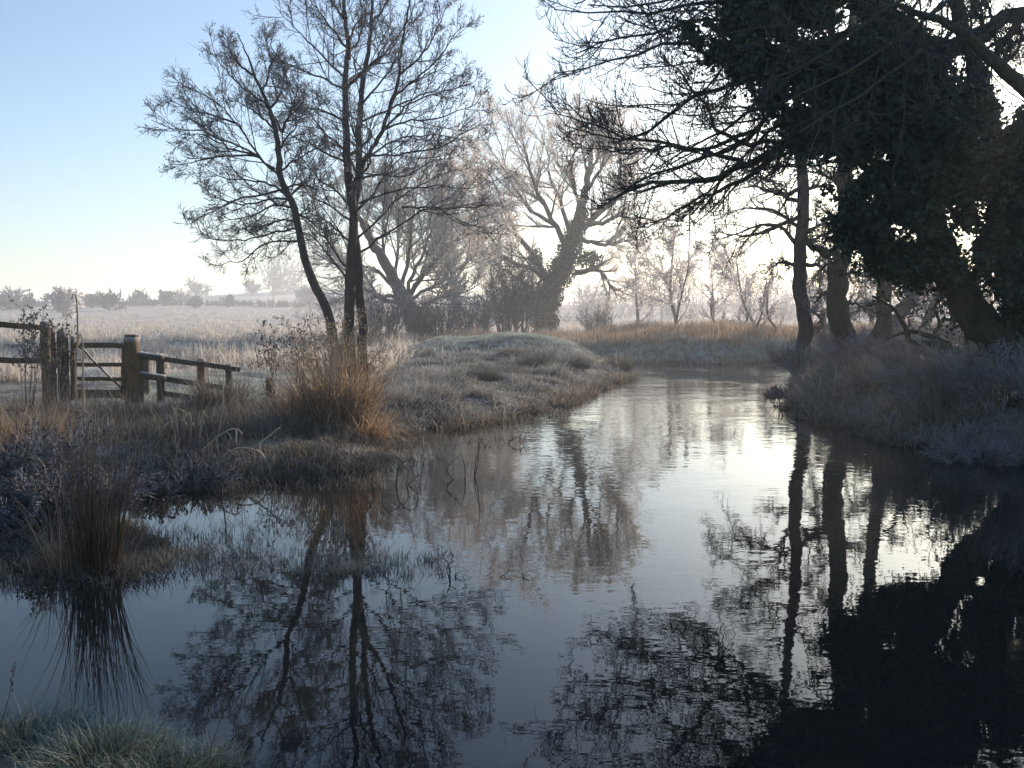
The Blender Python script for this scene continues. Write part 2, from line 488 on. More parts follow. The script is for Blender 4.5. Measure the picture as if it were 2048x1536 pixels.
# ------------------------------------------------------------------ terrain and water
RIV = np.array([(-14, 6.6), (-9, 6.0), (-4.5, 5.5), (-2.6, 4.65), (-1.5, 4.05), (-1.15, 3.5), (-.5, 3.1), (.2, 2.9), (3, 2.6),
    (7, 2.2), (11, .5), (16, -4), (20, -4), (15, 1), (9.6, 5), (7.9, 9), (7.1, 12), (6.5, 15), (6.35, 17.5), (6.2, 20),
    (6.75, 23), (7.15, 25.2), (7.75, 27.2), (9.2, 30.5), (11.2, 34), (13, 38), (14.6, 41), (16, 43.4), (14, 44.6), (11, 44.2), (8, 45), (4, 46),
    (0, 47), (-6, 47.5), (-14, 47), (-14, 45), (-5, 45), (0, 44), (2.8, 42), (3.6, 39), (4.0, 36.5), (4.1, 34), (3.0, 30.5), (1.9, 26.5), (1.1, 23),
    (.35, 20.5), (-.6, 18.6), (-1.5, 17.3), (-2.1, 16), (-1.75, 14.2), (-1.7, 12.8), (-2.1, 12.1), (-2.85, 11.75), (-3.7, 11.6), (-4.7, 11.4),
    (-4.75, 10.6), (-4.1, 9.9), (-3.55, 9.1), (-3.15, 8.4), (-2.9, 7.75), (-3.05, 7.3), (-3.7, 7.5), (-4.4, 7.9), (-6, 8.2), (-9, 8.4), (-14, 8.8)], float)

def sdf(x, y):
    """signed distance to the water's edge, + on land"""
    x = np.asarray(x, float); y = np.asarray(y, float)
    sh = x.shape; x, y = x.ravel(), y.ravel()
    best = np.full(len(x), 1e9); ins = np.zeros(len(x), bool)
    n = len(RIV)
    for i in range(n):
        a, b = RIV[i], RIV[(i + 1) % n]
        e = b - a
        t = np.clip(((x - a[0]) * e[0] + (y - a[1]) * e[1]) / (e @ e), 0, 1)
        best = np.minimum(best, (x - a[0] - t * e[0]) ** 2 + (y - a[1] - t * e[1]) ** 2)
        c = (a[1] > y) != (b[1] > y)
        if abs(e[1]) > 1e-9:
            ins ^= c & (x < e[0] * (y - a[1]) / e[1] + a[0])
    d = np.sqrt(best)
    return np.where(ins, -d, d).reshape(sh)

def ground_z(x, y, s=None):
    x = np.asarray(x, float); y = np.asarray(y, float)
    if s is None: s = sdf(x, y)
    s = s + 0.35 * (vnoise(x * 1.3, y * 1.3, 1) - .5) * (np.abs(s) < 3)
    right = 1 / (1 + np.exp(-(x - 5.0) * 1.5)) * (y < 60)
    near = (y < 5.5) & (x < 6)
    L = 0.34 + 0.012 * np.clip(y - 14, 0, 30) + 0.50 * right
    L = np.where(near, 0.42, L)
    L = np.where((y > 6) & (y < 9) & (x < -1.5), .13, L)
    L = np.where(y > 60, .5, L)
    wdt = np.where(right > .5, .9, 1.0)
    z = np.where(s > 0, L * (1 - np.exp(-np.maximum(s, 0) / wdt)), -0.9 * (1 - np.exp(np.minimum(s, 0) / .7)))
    land = np.clip(s / 1.5, 0, 1)
    # grassy heap on the left bank
    m = np.exp(-(((x + .3) / 3.6) ** 4 + ((y - 37.5) / 2.9) ** 2))
    z = z + m * .75 * land
    z = z + land * (0.16 * (vnoise(x * .6, y * .6, 2) - .5) + .10 * (vnoise(x * 2.1, y * 2.1, 3) - .5)) * np.clip((140 - y) / 60, 0, 1)
    # slow rise to the hill on the left, far off
    far = np.clip((y - 150) / 330, 0, 1)
    z = z + np.clip((y - 60) / 210, 0, 1) * 2.1
    z = z + far ** 1.4 * (5.0 + 9.5 * np.exp(-((x + 100) / 75) ** 2) + 3 * np.exp(-((x - 150) / 160) ** 2))
    return z

def axis(lo, a, b, hi, step, g=1.13):
    m = list(np.arange(a, b + 1e-6, step)); s = step
    while m[-1] < hi: s *= g; m.append(m[-1] + s)
    s = step; l = []
    q = a
    while q > lo: s *= g; q -= s; l.append(q)
    return np.array(l[::-1] + m)

gx = np.clip(axis(-900, -9, 12.5, 900, .11), -900, 900); gy = np.clip(axis(-60, 2.5, 48, 1000, .13), -60, 1000)
X, Y = np.meshgrid(gx, gy)
Z = ground_z(X, Y)
mb = MB()
nx, ny = len(gx), len(gy)
ii = (np.arange(ny - 1) * nx)[:, None] + np.arange(nx - 1)[None]
q = np.stack([ii, ii + 1, ii + nx + 1, ii + nx], -1).reshape(-1, 4)
mb.add(np.stack([X, Y, Z], -1), [q])
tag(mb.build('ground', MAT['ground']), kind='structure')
mb = MB()
wx = np.linspace(-15, 21, 13); wy = np.linspace(-5, 49, 19)
WX, WY = np.meshgrid(wx, wy)
ii = (np.arange(18) * 13)[:, None] + np.arange(12)[None]
mb.add(np.stack([WX, WY, WX * 0], -1), [np.stack([ii, ii + 1, ii + 14, ii + 13], -1).reshape(-1, 4)])
tag(mb.build('water', MAT['water']), kind='structure')

def gpt(u, d):
    """ground point at photo column u and distance d"""
    p = px(u, 768, d)
    x, y = p[0], d
    return np.array([x, y, float(ground_z(x, y))])

# ------------------------------------------------------------------ haze
def haze(density=0.0015):
    me = bpy.data.meshes.new('haze')
    x0, x1, y0, y1, z0, z1 = -910, 910, -70, 1010, -2.2, 27
    v = [(x, y, z) for z in (z0, z1) for y in (y0, y1) for x in (x0, x1)]
    f = [(0, 2, 3, 1), (4, 5, 7, 6), (0, 1, 5, 4), (2, 6, 7, 3), (0, 4, 6, 2), (1, 3, 7, 5)]
    me.from_pydata(v, [], f)
    m = bpy.data.materials.new('haze'); m.use_nodes = True
    t = m.node_tree; t.nodes.clear()
    o = t.nodes.new('ShaderNodeOutputMaterial'); p = t.nodes.new('ShaderNodeVolumePrincipled')
    p.inputs['Color'].default_value = (0.90, 0.93, 1.0, 1)
    p.inputs['Density'].default_value = density
    p.inputs['Anisotropy'].default_value = 0.4
    t.links.new(p.outputs[0], o.inputs['Volume'])
    me.materials.append(m)
    ob = bpy.data.objects.new('haze', me); COL.objects.link(ob)
    tag(ob, kind='stuff')
haze()

# ------------------------------------------------------------------ trees
RIME = ('willow_twig', 'tan_twig', 'pale_twig')
def tree(name, label, base, stems, limbs, levels, mt, mw, cat='tree', group=None, seed=1, cones=0, cone_sz=.012,
         tsides=10, trough=.05, limb_bark=True, from_stems=None):
    """stems: thick traced stems (the trunk); limbs: traced main limbs; levels: successive grow() settings"""
    rng = np.random.default_rng(seed)
    root = empty(name, base, label, cat, group)
    tb = MB()
    for P, R in stems: tubes(tb, P, R, tsides, trough, rng)
    SL = 4
    tb.build('trunk', MAT[mt], root)
    cb, wb = MB(), MB()
    last = None
    if limbs:
        P, R = stackl(limbs)
        tubes(cb, P, R, 6, .03, rng)
    else: P = R = None
    if from_stems:
        Ps, Rs = stackl([(spline(p, 14), np.interp(np.linspace(0, 1, 14), np.linspace(0, 1, len(r)), r)) for p, r in stems])
        kw = dict(from_stems); n = kw.pop('n'); N0 = 14
        P2, R2 = grow(Ps, Rs, n, rng, npts=14, **kw)
        tubes(cb, P2, R2, 5, .03, rng)
        if P is None: P, R = P2, R2
        else: P, R = np.concatenate([P, P2]), np.concatenate([R, R2])
    for i, kw in enumerate(levels):
        kw = dict(kw); n = kw.pop('n')
        P, R = grow(P, R, n, rng, **kw)
        tubes(cb if i == 0 else wb, P, R, 4 if i == 0 else (2 if mw in RIME else 3), 0, rng)
    if cb.n: cb.build('branch_crown', MAT[mt] if limb_bark else MAT[mw], root)
    if wb.n: wb.build('twig_crown', MAT[mw], root)
    if cones:
        k = rng.integers(0, len(P), cones)
        j = rng.integers(1, P.shape[1], cones)
        b = MB(); c = P[k, j] + rng.normal(size=(cones, 3)) * .015
        seeds(b, c, cone_sz * (0.7 + .6 * rng.random(cones)), rng, 1.7)
        tag(b.build('catkin_cones', MAT['catkin'], root, smooth=False), kind='stuff')
    return root

def zc(X0, Y0, s): return lambda pts: [(X0 + s * x, Y0 + s * y) for x, y in pts]
za = zc(280, 0, .375)          # two sheets of traced outlines, each in its own enlargement
zb = zc(1080, 0, .4727)

# --- the two alders on the left bank
rg = np.random.default_rng(11)
D = 22.0
def la(pts, r0=.028, r1=.006, s=None, D=D, N=14):
    if s is None: s = rg.uniform(-.65, .65)
    return limb(za(pts), D, r0, r1, N, s, .015, rg)
gz = lambda u, d: gpt(u, d)
stA = limb([(726, 800), (718, 760), (703, 735), (699, 690), (699, 600), (702, 520), (706, 470), (708, 430)], D, .135, .10, 34)
stB = limb([(731, 800), (728, 762), (727, 740), (724, 690), (727, 650), (719, 590), (717, 530), (709, 470), (708, 430)], D + .12, .125, .09, 34)
stL = limb([(708, 430), (704, 400), (696, 350), (693, 263), (691, 188), (692, 150), (696, 95), (691, 40), (688, 0), (686, -70), (690, -140)], D, .105, .018, 34, 0, .012)
stR = limb([(708, 436), (713, 390), (718, 350), (719, 250), (722, 200), (730, 140), (739, 95), (743, 40), (746, -20), (752, -110)], D + .1, .10, .016, 34, .05, .012)
stT = limb([(716, 365), (728, 320), (745, 295), (765, 262), (786, 195), (799, 150), (800, 124), (806, 75), (816, 20), (826, -60)], D - .1, .06, .012, 34, -.15, .012)
AL = [la(p) for p in [
    [(1215, 830), (1400, 820), (1600, 780), (1750, 700), (1850, 640)], [(1170, 1085), (1300, 1030), (1450, 1000), (1600, 990), (1750, 1010), (1860, 980)],
    [(1160, 1270), (1300, 1140), (1400, 1040), (1560, 960), (1700, 900)], [(1175, 1345), (1330, 1240), (1450, 1160), (1560, 1110), (1700, 1170), (1800, 1230)],
    [(1400, 1105), (1600, 1110), (1780, 1105), (1900, 1085)], [(1290, 700), (1400, 650), (1560, 640), (1700, 590), (1820, 540)],
    [(1350, 520), (1450, 440), (1570, 340), (1640, 240), (1720, 130)], [(1385, 400), (1500, 300), (1580, 170), (1640, 20)],
    [(1180, 650), (1290, 600), (1420, 540), (1560, 480), (1680, 400)], [(1200, 380), (1290, 300), (1380, 190), (1450, 60), (1480, -60)],
    [(1205, 850), (1330, 760), (1480, 720), (1640, 730), (1780, 760)], [(1165, 960), (1290, 930), (1420, 940), (1560, 860), (1700, 830)],
    [(1095, 420), (1000, 330), (900, 220), (800, 120), (720, 30)], [(1095, 480), (980, 420), (880, 380), (770, 330), (680, 240)],
    [(1090, 800), (1000, 720), (900, 600), (840, 520), (780, 420)], [(1085, 860), (950, 790), (850, 740), (760, 700), (680, 690)],
    [(1110, 1090), (1030, 1000), (950, 960), (880, 860), (800, 820)], [(1115, 1170), (1000, 1090), (900, 1040), (820, 1010), (720, 1030)],
    [(1110, 1280), (1000, 1180), (880, 1140), (760, 1180)], [(1095, 1420), (1010, 1300), (900, 1200), (830, 1130), (730, 1110)],
    [(1100, 1480), (980, 1330), (900, 1250), (820, 1240), (720, 1290)], [(1100, 250), (1020, 150), (940, 40), (880, -60)],
    [(1105, 300), (1170, 200), (1200, 90), (1210, -40)], [(1095, 110), (1020, 10), (960, -90)], [(1235, 120), (1310, 20), (1350, -80)],
    [(1090, 640), (960, 590), (840, 570), (730, 540)], [(1180, 560), (1260, 460), (1330, 380), (1400, 250), (1440, 120)],
    [(1300, 690), (1430, 560), (1570, 500), (1700, 470), (1790, 430)], [(1150, 1130), (1240, 1040), (1330, 900), (1450, 800)]]]
for q in range(6):             # limbs growing towards and away from us
    y0 = rg.uniform(200, 1150)
    AL.append(la([(1110 + rg.uniform(-15, 60), y0), (1100 + rg.uniform(-180, 220), y0 - 130), (1110 + rg.uniform(-330, 380), y0 - 240)], .04, .007, s=rg.choice([-2.2, 2.2])))
lv = [dict(n=10, t=(.12, 1), ang=(40, 9), ln=(.42, .1), shrink=.6, npts=6, up=.07, jit=.06, rr=.55, rtip=.006, rmin=.007),
      dict(n=7, t=(.15, 1), ang=(40, 11), ln=(.46, .12), shrink=.45, npts=5, up=.05, jit=.09, rr=.6, rtip=.004, rmin=.005, minlen=.15),
      dict(n=6, t=(.2, 1), ang=(38, 13), ln=(.55, .18), shrink=.3, npts=4, up=.05, jit=.08, rr=.7, rtip=.003, rmin=.0036, minlen=.12)]
tree('alder_tree', 'tall bare twin stemmed alder standing upright on the left bank', gz(712, 22), [stA, stB, stL, stR, stT], AL, lv,
     'alder_bark', 'alder_twig', seed=5, cones=5000, cone_sz=.011)
D2 = 21.3
lC = lambda p, **k: la(p, D=D2, **k)
stC = limb([(690, 800), (680, 730), (668, 690), (661, 645), (650, 610), (632, 576), (612, 525), (597, 457), (587, 412), (570, 378), (559, 348)], D2, .125, .07, 34)
stC2 = limb([(559, 350), (556, 300), (550, 255), (539, 217), (522, 178), (505, 142), (490, 101), (475, 66)], D2, .075, .008, 24, .05, .012)
CL = [lC(p) for p in [
    [(745, 930), (640, 840), (520, 660), (430, 560), (330, 500), (200, 450)], [(720, 900), (560, 800), (430, 740), (300, 690), (200, 690), (60, 640)],
    [(690, 580), (740, 520), (770, 430), (770, 330)], [(685, 560), (600, 510), (500, 420), (420, 330), (390, 260)],
    [(780, 1040), (690, 980), (560, 960), (450, 950), (350, 900)], [(760, 1010), (640, 1040), (500, 1070), (400, 1120), (250, 1200)],
    [(830, 1110), (720, 1090), (620, 1140), (500, 1170), (410, 1190)], [(850, 1220), (700, 1240), (560, 1280), (420, 1280), (310, 1255)],
    [(865, 1290), (760, 1290), (650, 1310), (540, 1390), (400, 1415)], [(600, 830), (450, 830), (340, 850), (190, 890)],
    [(820, 1130), (900, 1170), (960, 1240), (1010, 1300)], [(735, 800), (800, 720), (850, 640), (880, 560)], [(745, 910), (840, 850), (920, 800), (990, 800)],
    [(650, 490), (690, 400), (690, 300), (670, 210)], [(600, 400), (520, 330), (480, 270), (450, 200)], [(520, 660), (400, 620), (260, 580), (150, 530)],
    [(640, 840), (480, 790), (340, 720), (220, 740)], [(770, 1000), (840, 990), (930, 1000), (1020, 1020)], [(725, 700), (640, 620), (560, 560), (470, 520)],
    [(795, 1060), (700, 1060), (560, 1090), (420, 1060), (330, 1020)], [(845, 1180), (760, 1170), (660, 1200), (500, 1230)]]]
for q in range(3):
    y0 = rg.uniform(600, 1150)
    CL.append(lC([(760, y0), (700 + rg.uniform(-100, 200), y0 - 130), (640 + rg.uniform(-200, 320), y0 - 220)], r0=.035, s=rg.choice([-2., 2.])))
tree('alder_tree', 'bare alder on the left bank leaning out to the left', gz(672, 21.3), [stC, stC2], CL, lv,
     'alder_bark', 'alder_twig', seed=6, cones=3000, cone_sz=.011)

# --- the frosted willows behind
D = 74.0
rg = np.random.default_rng(21)
def lw(pts, r0=.16, r1=.02, s=None, D=D, N=14):
    r0 *= .8
    if s is None: s = rg.uniform(-.5, .5)
    return limb(pts, D, r0, r1, N, s, .06, rg)
trk = limb([(1085, 690), (1088, 640), (1098, 590), (1118, 550), (1138, 500), (1150, 455)], D, .80, .42, 24)
spire = limb([(1150, 465), (1158, 430), (1168, 390), (1180, 330), (1184, 290), (1187, 235)], D, .42, .05, 20, 0, .05)
W = [lw(*a) for a in [
    ([(1090, 560), (1060, 500), (1030, 465), (1010, 425), (990, 370), (965, 310)], .32), ([(1130, 490), (1100, 430), (1075, 380), (1055, 320), (1040, 250)], .3),
    ([(1140, 470), (1120, 400), (1100, 350), (1095, 300), (1085, 250)], .26), ([(1165, 460), (1190, 430), (1225, 405), (1250, 370), (1270, 320)], .3),
    ([(1170, 450), (1210, 445), (1240, 430), (1290, 450), (1310, 430)], .28), ([(1165, 480), (1210, 490), (1245, 478), (1270, 492), (1278, 480)], .26),
    ([(1150, 545), (1185, 538), (1210, 548), (1222, 575), (1240, 582), (1258, 590)], .3), ([(1175, 380), (1205, 330), (1215, 290), (1225, 240)], .2),
    ([(1160, 420), (1140, 350), (1135, 300), (1140, 250)], .22), ([(1175, 350), (1165, 300), (1160, 260), (1150, 225)], .15),
    ([(1180, 350), (1198, 310), (1202, 280), (1212, 230)], .15), ([(1100, 560), (1060, 540), (1020, 520), (985, 480), (960, 430)], .25),
    ([(1085, 600), (1040, 560), (1000, 530), (970, 520)], .2), ([(1185, 440), (1230, 390), (1260, 300), (1275, 270)], .22), ([(1110, 450), (1060, 420), (1020, 360), (1000, 290), (985, 260)], .22)]]
lw3 = [dict(n=12, t=(.15, 1), ang=(38, 12), ln=(.42, .12), shrink=.35, npts=7, up=.07, jit=.08, rr=.5, rtip=.02, rmin=.03),
       dict(n=9, t=(.1, 1), ang=(36, 12), ln=(.5, .14), shrink=.3, npts=5, up=.04, jit=.12, rr=.55, rtip=.012, rmin=.015),
       dict(n=10, t=(.1, 1), ang=(38, 14), ln=(.62, .18), shrink=.3, npts=4, up=.02, jit=.14, rr=.7, rtip=.008, rmin=.0105)]
wil = tree('willow_tree', 'huge old ivy clad willow with crooked limbs and dead spire on the far bank', gpt(1085, 74), [trk, spire], W, lw3,
           'willow_bark', 'willow_twig', seed=8, tsides=14, trough=.08)
b = MB(); rr_ = np.random.default_rng(3)
for (u, v, ru, rv, n) in [(1090, 640, 40, 45, 2600), (1100, 585, 38, 40, 2400), (1120, 545, 40, 35, 2200), (1140, 505, 38, 35, 1800), (1150, 465, 30, 30, 1200), (1165, 425, 18, 26, 600),
                          (1180, 520, 35, 22, 700), (1060, 600, 25, 40, 700), (1072, 520, 20, 25, 400)]:
    c = px(u, v, D); k = rr_.normal(size=(n, 3)); k = norm(k) * (rr_.random((n, 1)) ** .4)
    leaves(b, c + k * np.array([ru * .78, ru * .7, rv]) * D / F, k, .16 * (.7 + .6 * rr_.random(n)), rr_)
b.build('ivy', MAT['ivy_frost'], wil)

trk = limb([(842, 690), (832, 650), (815, 610), (800, 590)], 67, .9, .55, 16)
tr2 = limb([(805, 600), (790, 565), (775, 535), (760, 505), (745, 488), (728, 455), (715, 420)], 67, .5, .12, 20, -.1, .05)
W = [lw(p, r, .02, None, 67) for p, r in [
    ([(805, 600), (830, 540), (855, 480), (880, 420), (890, 380)], .2), ([(810, 600), (850, 545), (900, 490), (940, 450), (965, 430)], .2),
    ([(800, 590), (815, 520), (825, 450), (835, 390), (845, 350)], .2), ([(790, 570), (795, 500), (800, 430), (795, 370)], .18),
    ([(775, 540), (765, 480), (770, 420), (775, 365)], .16), ([(745, 490), (735, 440), (740, 390), (745, 350)], .14),
    ([(800, 600), (760, 590), (730, 605), (700, 590), (670, 600)], .2), ([(810, 605), (770, 600), (725, 575), (690, 540), (660, 520)], .2),
    ([(790, 575), (750, 540), (710, 520), (680, 470), (650, 440)], .18), ([(820, 600), (870, 570), (920, 540), (955, 500)], .17),
    ([(830, 620), (890, 590), (930, 585), (965, 560)], .15), ([(725, 450), (700, 420), (690, 390), (680, 360)], .1), ([(815, 600), (840, 560), (870, 470), (915, 410)], .18),
    ([(815, 620), (780, 640), (750, 660), (735, 650)], .15)]]
tree('willow_tree', 'leaning frosted willow with a wide fan of stems just right of the alder stems', gpt(830, 67), [trk, tr2], W, lw3,
     'willow_bark', 'willow_twig', seed=9, tsides=12, trough=.08)
# broad round tan tree behind it
def misty(name, label, u, vt, wpx, D, mt, mw, seed, lean=0, n=9, levels=None, r=.16, group=None, cat='tree', spread=(40, 12), rtw=1.0, upr=.035, tlow=.12):
    g = gpt(u, D); top = px(u + lean, vt, D)
    H = top[2] - g[2]; rng = np.random.default_rng(seed)
    g = g - [0, 0, .1]
    P0 = spline([g, g + [H * .03, 0, H * .18], g + (top - g) * [.5, 0, .45] + [rng.normal() * .2, rng.normal() * .3, 0], top], 20)
    R0 = r + (.02 - r) * np.linspace(0, 1, 20) ** .8
    hw = wpx / 2 * D / F
    lnr = hw / H / math.sin(rad(spread[0] + 8))
    L = levels or [dict(n=9, t=(.15, 1), ang=(38, 12), ln=(.45, .12), shrink=.4, npts=6, up=.035, jit=.12, rr=.5, rtip=.016 * rtw, rmin=.022 * rtw),
                   dict(n=7, t=(.1, 1), ang=(38, 12), ln=(.5, .14), shrink=.3, npts=5, up=.03, jit=.13, rr=.6, rtip=.011 * rtw, rmin=.015 * rtw),
                   dict(n=5, t=(.1, 1), ang=(38, 12), ln=(.6, .14), shrink=.3, npts=4, up=.02, jit=.14, rr=.7, rtip=.008 * rtw, rmin=.011 * rtw)]
    return tree(name, label, g, [(P0, R0)], None, L, mt, mw, cat, group, seed, tsides=8, limb_bark=False,
                from_stems=dict(n=n, t=(tlow, .95), ang=spread, ln=(lnr, .1), shrink=.62, up=upr, jit=.07, rr=.55, rtip=.02, rmin=.03))
misty('willow_tree', 'broad rounded tan willow standing behind the leaning willow', 905, 335, 270, 84, 'willow_bark', 'tan_twig', 31, n=16, r=.5, spread=(38, 12), rtw=1.8)
MG = 'pale leafless trees in the mist on the far bank'
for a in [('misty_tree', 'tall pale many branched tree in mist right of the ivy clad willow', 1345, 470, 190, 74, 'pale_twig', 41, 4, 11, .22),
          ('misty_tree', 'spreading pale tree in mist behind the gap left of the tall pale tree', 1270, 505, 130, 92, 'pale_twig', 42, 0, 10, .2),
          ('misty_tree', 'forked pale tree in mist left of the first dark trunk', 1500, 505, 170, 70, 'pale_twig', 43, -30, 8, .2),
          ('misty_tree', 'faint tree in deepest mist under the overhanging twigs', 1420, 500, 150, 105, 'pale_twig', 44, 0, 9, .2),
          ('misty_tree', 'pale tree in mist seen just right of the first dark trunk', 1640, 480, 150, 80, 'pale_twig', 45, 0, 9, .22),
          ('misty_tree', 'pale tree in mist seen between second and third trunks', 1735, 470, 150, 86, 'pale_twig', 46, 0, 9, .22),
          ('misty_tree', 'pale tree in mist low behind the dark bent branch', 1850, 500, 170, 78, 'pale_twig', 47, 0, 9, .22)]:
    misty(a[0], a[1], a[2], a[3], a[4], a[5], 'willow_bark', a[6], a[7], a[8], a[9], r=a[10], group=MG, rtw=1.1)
# young trees and saplings standing on the far bank's edge
for u, vb, vt, wpx, D, sd, lean, lab in [(1345, 700, 520, 110, 52, 51, 35, 'slim frosted sapling leaning right at the edge of the orange reeds'),
                                         (1430, 690, 575, 60, 54, 52, -4, 'small upright sapling in the orange reeds, thinnest of the row'),
                                         (1508, 700, 560, 80, 50, 53, 25, 'crooked forked sapling in the reeds nearest the first dark trunk'),
                                         (1548, 700, 575, 60, 49, 54, -12, 'slender sapling in the reeds close against the first dark trunk'),
                                         (1478, 690, 590, 50, 56, 55, 5, 'twiggy low sapling in the reeds between two larger saplings')]:
    misty('sapling', lab, u, vt, wpx, D, 'willow_bark', 'pale_twig', sd, lean, 8, r=.085, group='saplings in the reeds of the far bank', spread=(44, 10), rtw=.6, levels=[dict(n=7, t=(.15, 1), ang=(38, 12), ln=(.45, .12), shrink=.4, npts=6, up=.03, jit=.1, rr=.5, rtip=.01, rmin=.015), dict(n=5, t=(.1, 1), ang=(38, 12), ln=(.5, .14), shrink=.3, npts=5, up=.02, jit=.12, rr=.6, rtip=.007, rmin=.010), dict(n=3, t=(.1, 1), ang=(38, 12), ln=(.55, .14), shrink=.3, npts=4, up=.02, jit=.12, rr=.7, rtip=.006, rmin=.008)])
# dark thicket bushes by the old willow and low scrub on the far bank
def bush(name, label, u, D, wpx, hpx, mw, seed, n=26, group=None, rt=1.0, cat='bush', zoff=0.0, lv2=(7, 6), nl=0):
    g = gpt(u, D) + [0, 0, zoff]; rng = np.random.default_rng(seed)
    h, hw = hpx * D / F, wpx / 2 * D / F
    st = []
    for i in range(n):
        a = rng.uniform(0, 2 * math.pi); r0 = rng.random() ** .5 * hw * .45
        b0 = g + [math.cos(a) * r0, math.sin(a) * r0, -.1]
        e = g + [math.cos(a) * hw * rng.uniform(.3, 1), math.sin(a) * hw * rng.uniform(.3, 1), h * rng.uniform(.55, 1)]
        st.append((spline([b0, (b0 + e) / 2 + rng.normal(size=3) * h * .08 + [0, 0, h * .08], e], 8), np.linspace(.02 * rt + .004 * h, .008 * rt, 8)))
    root = empty(name, g, label, cat, group)
    b = MB(); P, R = stackl(st); tubes(b, P, R, 4, 0, rng)
    b.build('stems', MAT[mw], root); b = MB()
    P, R = grow(P, R, lv2[0], rng, t=(.2, 1), ang=(38, 12), ln=(.45, .12), shrink=.3, npts=5, up=.04, jit=.12, rr=.6, rtip=.006 * rt, rmin=.008 * rt); tubes(b, P, R, 3, 0, rng)
    P, R = grow(P, R, lv2[1], rng, t=(.1, 1), ang=(40, 14), ln=(.5, .14), shrink=.3, npts=4, up=.02, jit=.14, rr=.7, rtip=.005 * rt, rmin=.006 * rt); tubes(b, P, R, 3, 0, rng)
    b.build('twig_crown', MAT[mw], root)
    if nl:
        b = MB(); c = P[rng.integers(0, len(P), nl), rng.integers(1, P.shape[1], nl)]
        leaves(b, c, rng.normal(size=(nl, 3)) * .5 + [0, 0, 1], .034 * (.5 + .8 * rng.random(nl)), rng)
        b.build('leaf_cover', MAT['bramble_leaf'], root, smooth=False)
    return root
bush('bush', 'dark dense thorn bush against the left side of the ivy clad trunk', 1025, 71, 130, 165, 'hedge_twig', 61, 44, rt=1.6, lv2=(9, 7))
bush('bush', 'low brown bush below the leaning frosted willow', 880, 58, 110, 90, 'scrub_twig', 62, 24, rt=2)
bush('bush', 'grey twiggy bush low behind the alder stems', 765, 57, 100, 100, 'scrub_twig', 63, 24, rt=2)
bush('bush', 'small dark evergreen looking bush at the foot of leaning willow', 835, 56, 40, 60, 'hedge_twig', 64, 16, rt=2.2)
bush('bush', 'brown scrubby bush between the two old willows', 950, 60, 90, 80, 'scrub_twig', 65, 24, rt=2)
bush('bush', 'bluish low bush in mist right of the ivy clad trunk', 1195, 74, 80, 60, 'scrub_twig', 66, 20, rt=2)

# --- trees of the far meadow
def field_tree(label, u, vt, wpx, D, mw, seed, r=.3):
    D = D * .92
    rq = np.random.default_rng(seed + 900); wpx = wpx * rq.uniform(.75, 1.0)
    g = gpt(u, D)
    return misty('hedgerow_tree', label, u, vt, wpx, D, 'willow_bark', mw, seed, 0, 22,
                 [dict(n=8, t=(.1, 1), ang=(38, 12), ln=(.5, .12), shrink=.3, npts=5, up=.03, jit=.12, rr=.6, rtip=.10, rmin=.13),
                  dict(n=6, t=(.1, 1), ang=(38, 12), ln=(.5, .12), shrink=.3, npts=4, up=.02, jit=.12, rr=.7, rtip=.08, rmin=.10)],
                 r=r, group='trees along the far hedge', spread=(rq.uniform(48, 75), 16), upr=rq.uniform(.05, .12), tlow=.02)
for i, (u, vt, wpx, D, mw, lab) in enumerate([
    (22, 606, 70, 260, 'hedge_twig', 'dusky tree at the far left end of the far hedge'), (60, 592, 46, 250, 'hedge_twig', 'dark round tree of the far hedge seen above left fence post'),
    (130, 590, 92, 200, 'pale_twig', 'wide pale frosted tree of the far hedge, palest of all'), (190, 604, 44, 270, 'hedge_twig', 'dark tree touching the pale frosted one in the far hedge'),
    (222, 600, 62, 250, 'hedge_twig', 'dark wide tree of the far hedge left of the thin pole'), (283, 601, 50, 300, 'hedge_twig', 'small dusky tree of the far hedge right of the thin pole'),
    (332, 593, 42, 290, 'hedge_twig', 'upright tree of the far hedge midway along it'), (366, 598, 44, 330, 'pale_twig', 'faint pale tree between two darker ones of the far hedge'),
    (394, 597, 34, 270, 'hedge_twig', 'narrow dark tree of the far hedge below the hill tree'), (398, 585, 60, 440, 'hedge_twig', 'hazy tree on the hill behind the hedge'),
    (458, 599, 34, 280, 'hedge_twig', 'lone round dark tree standing forward of the hill'), (506, 577, 54, 430, 'hedge_twig', 'large hazy tree standing on top of the hill'),
    (545, 587, 44, 440, 'hedge_twig', 'smaller hazy tree beside the large one on the hill'), (612, 603, 70, 300, 'pale_twig', 'pale blurred tree right of the hill behind the leaning stem'),
    (430, 600, 30, 430, 'hedge_twig', 'low faint tree on the hill slope'), (160, 612, 60, 300, 'hedge_twig', 'low dark tree at foot of the pale frosted one')]):
    field_tree(lab, u, vt, wpx, D, mw, 70 + i)
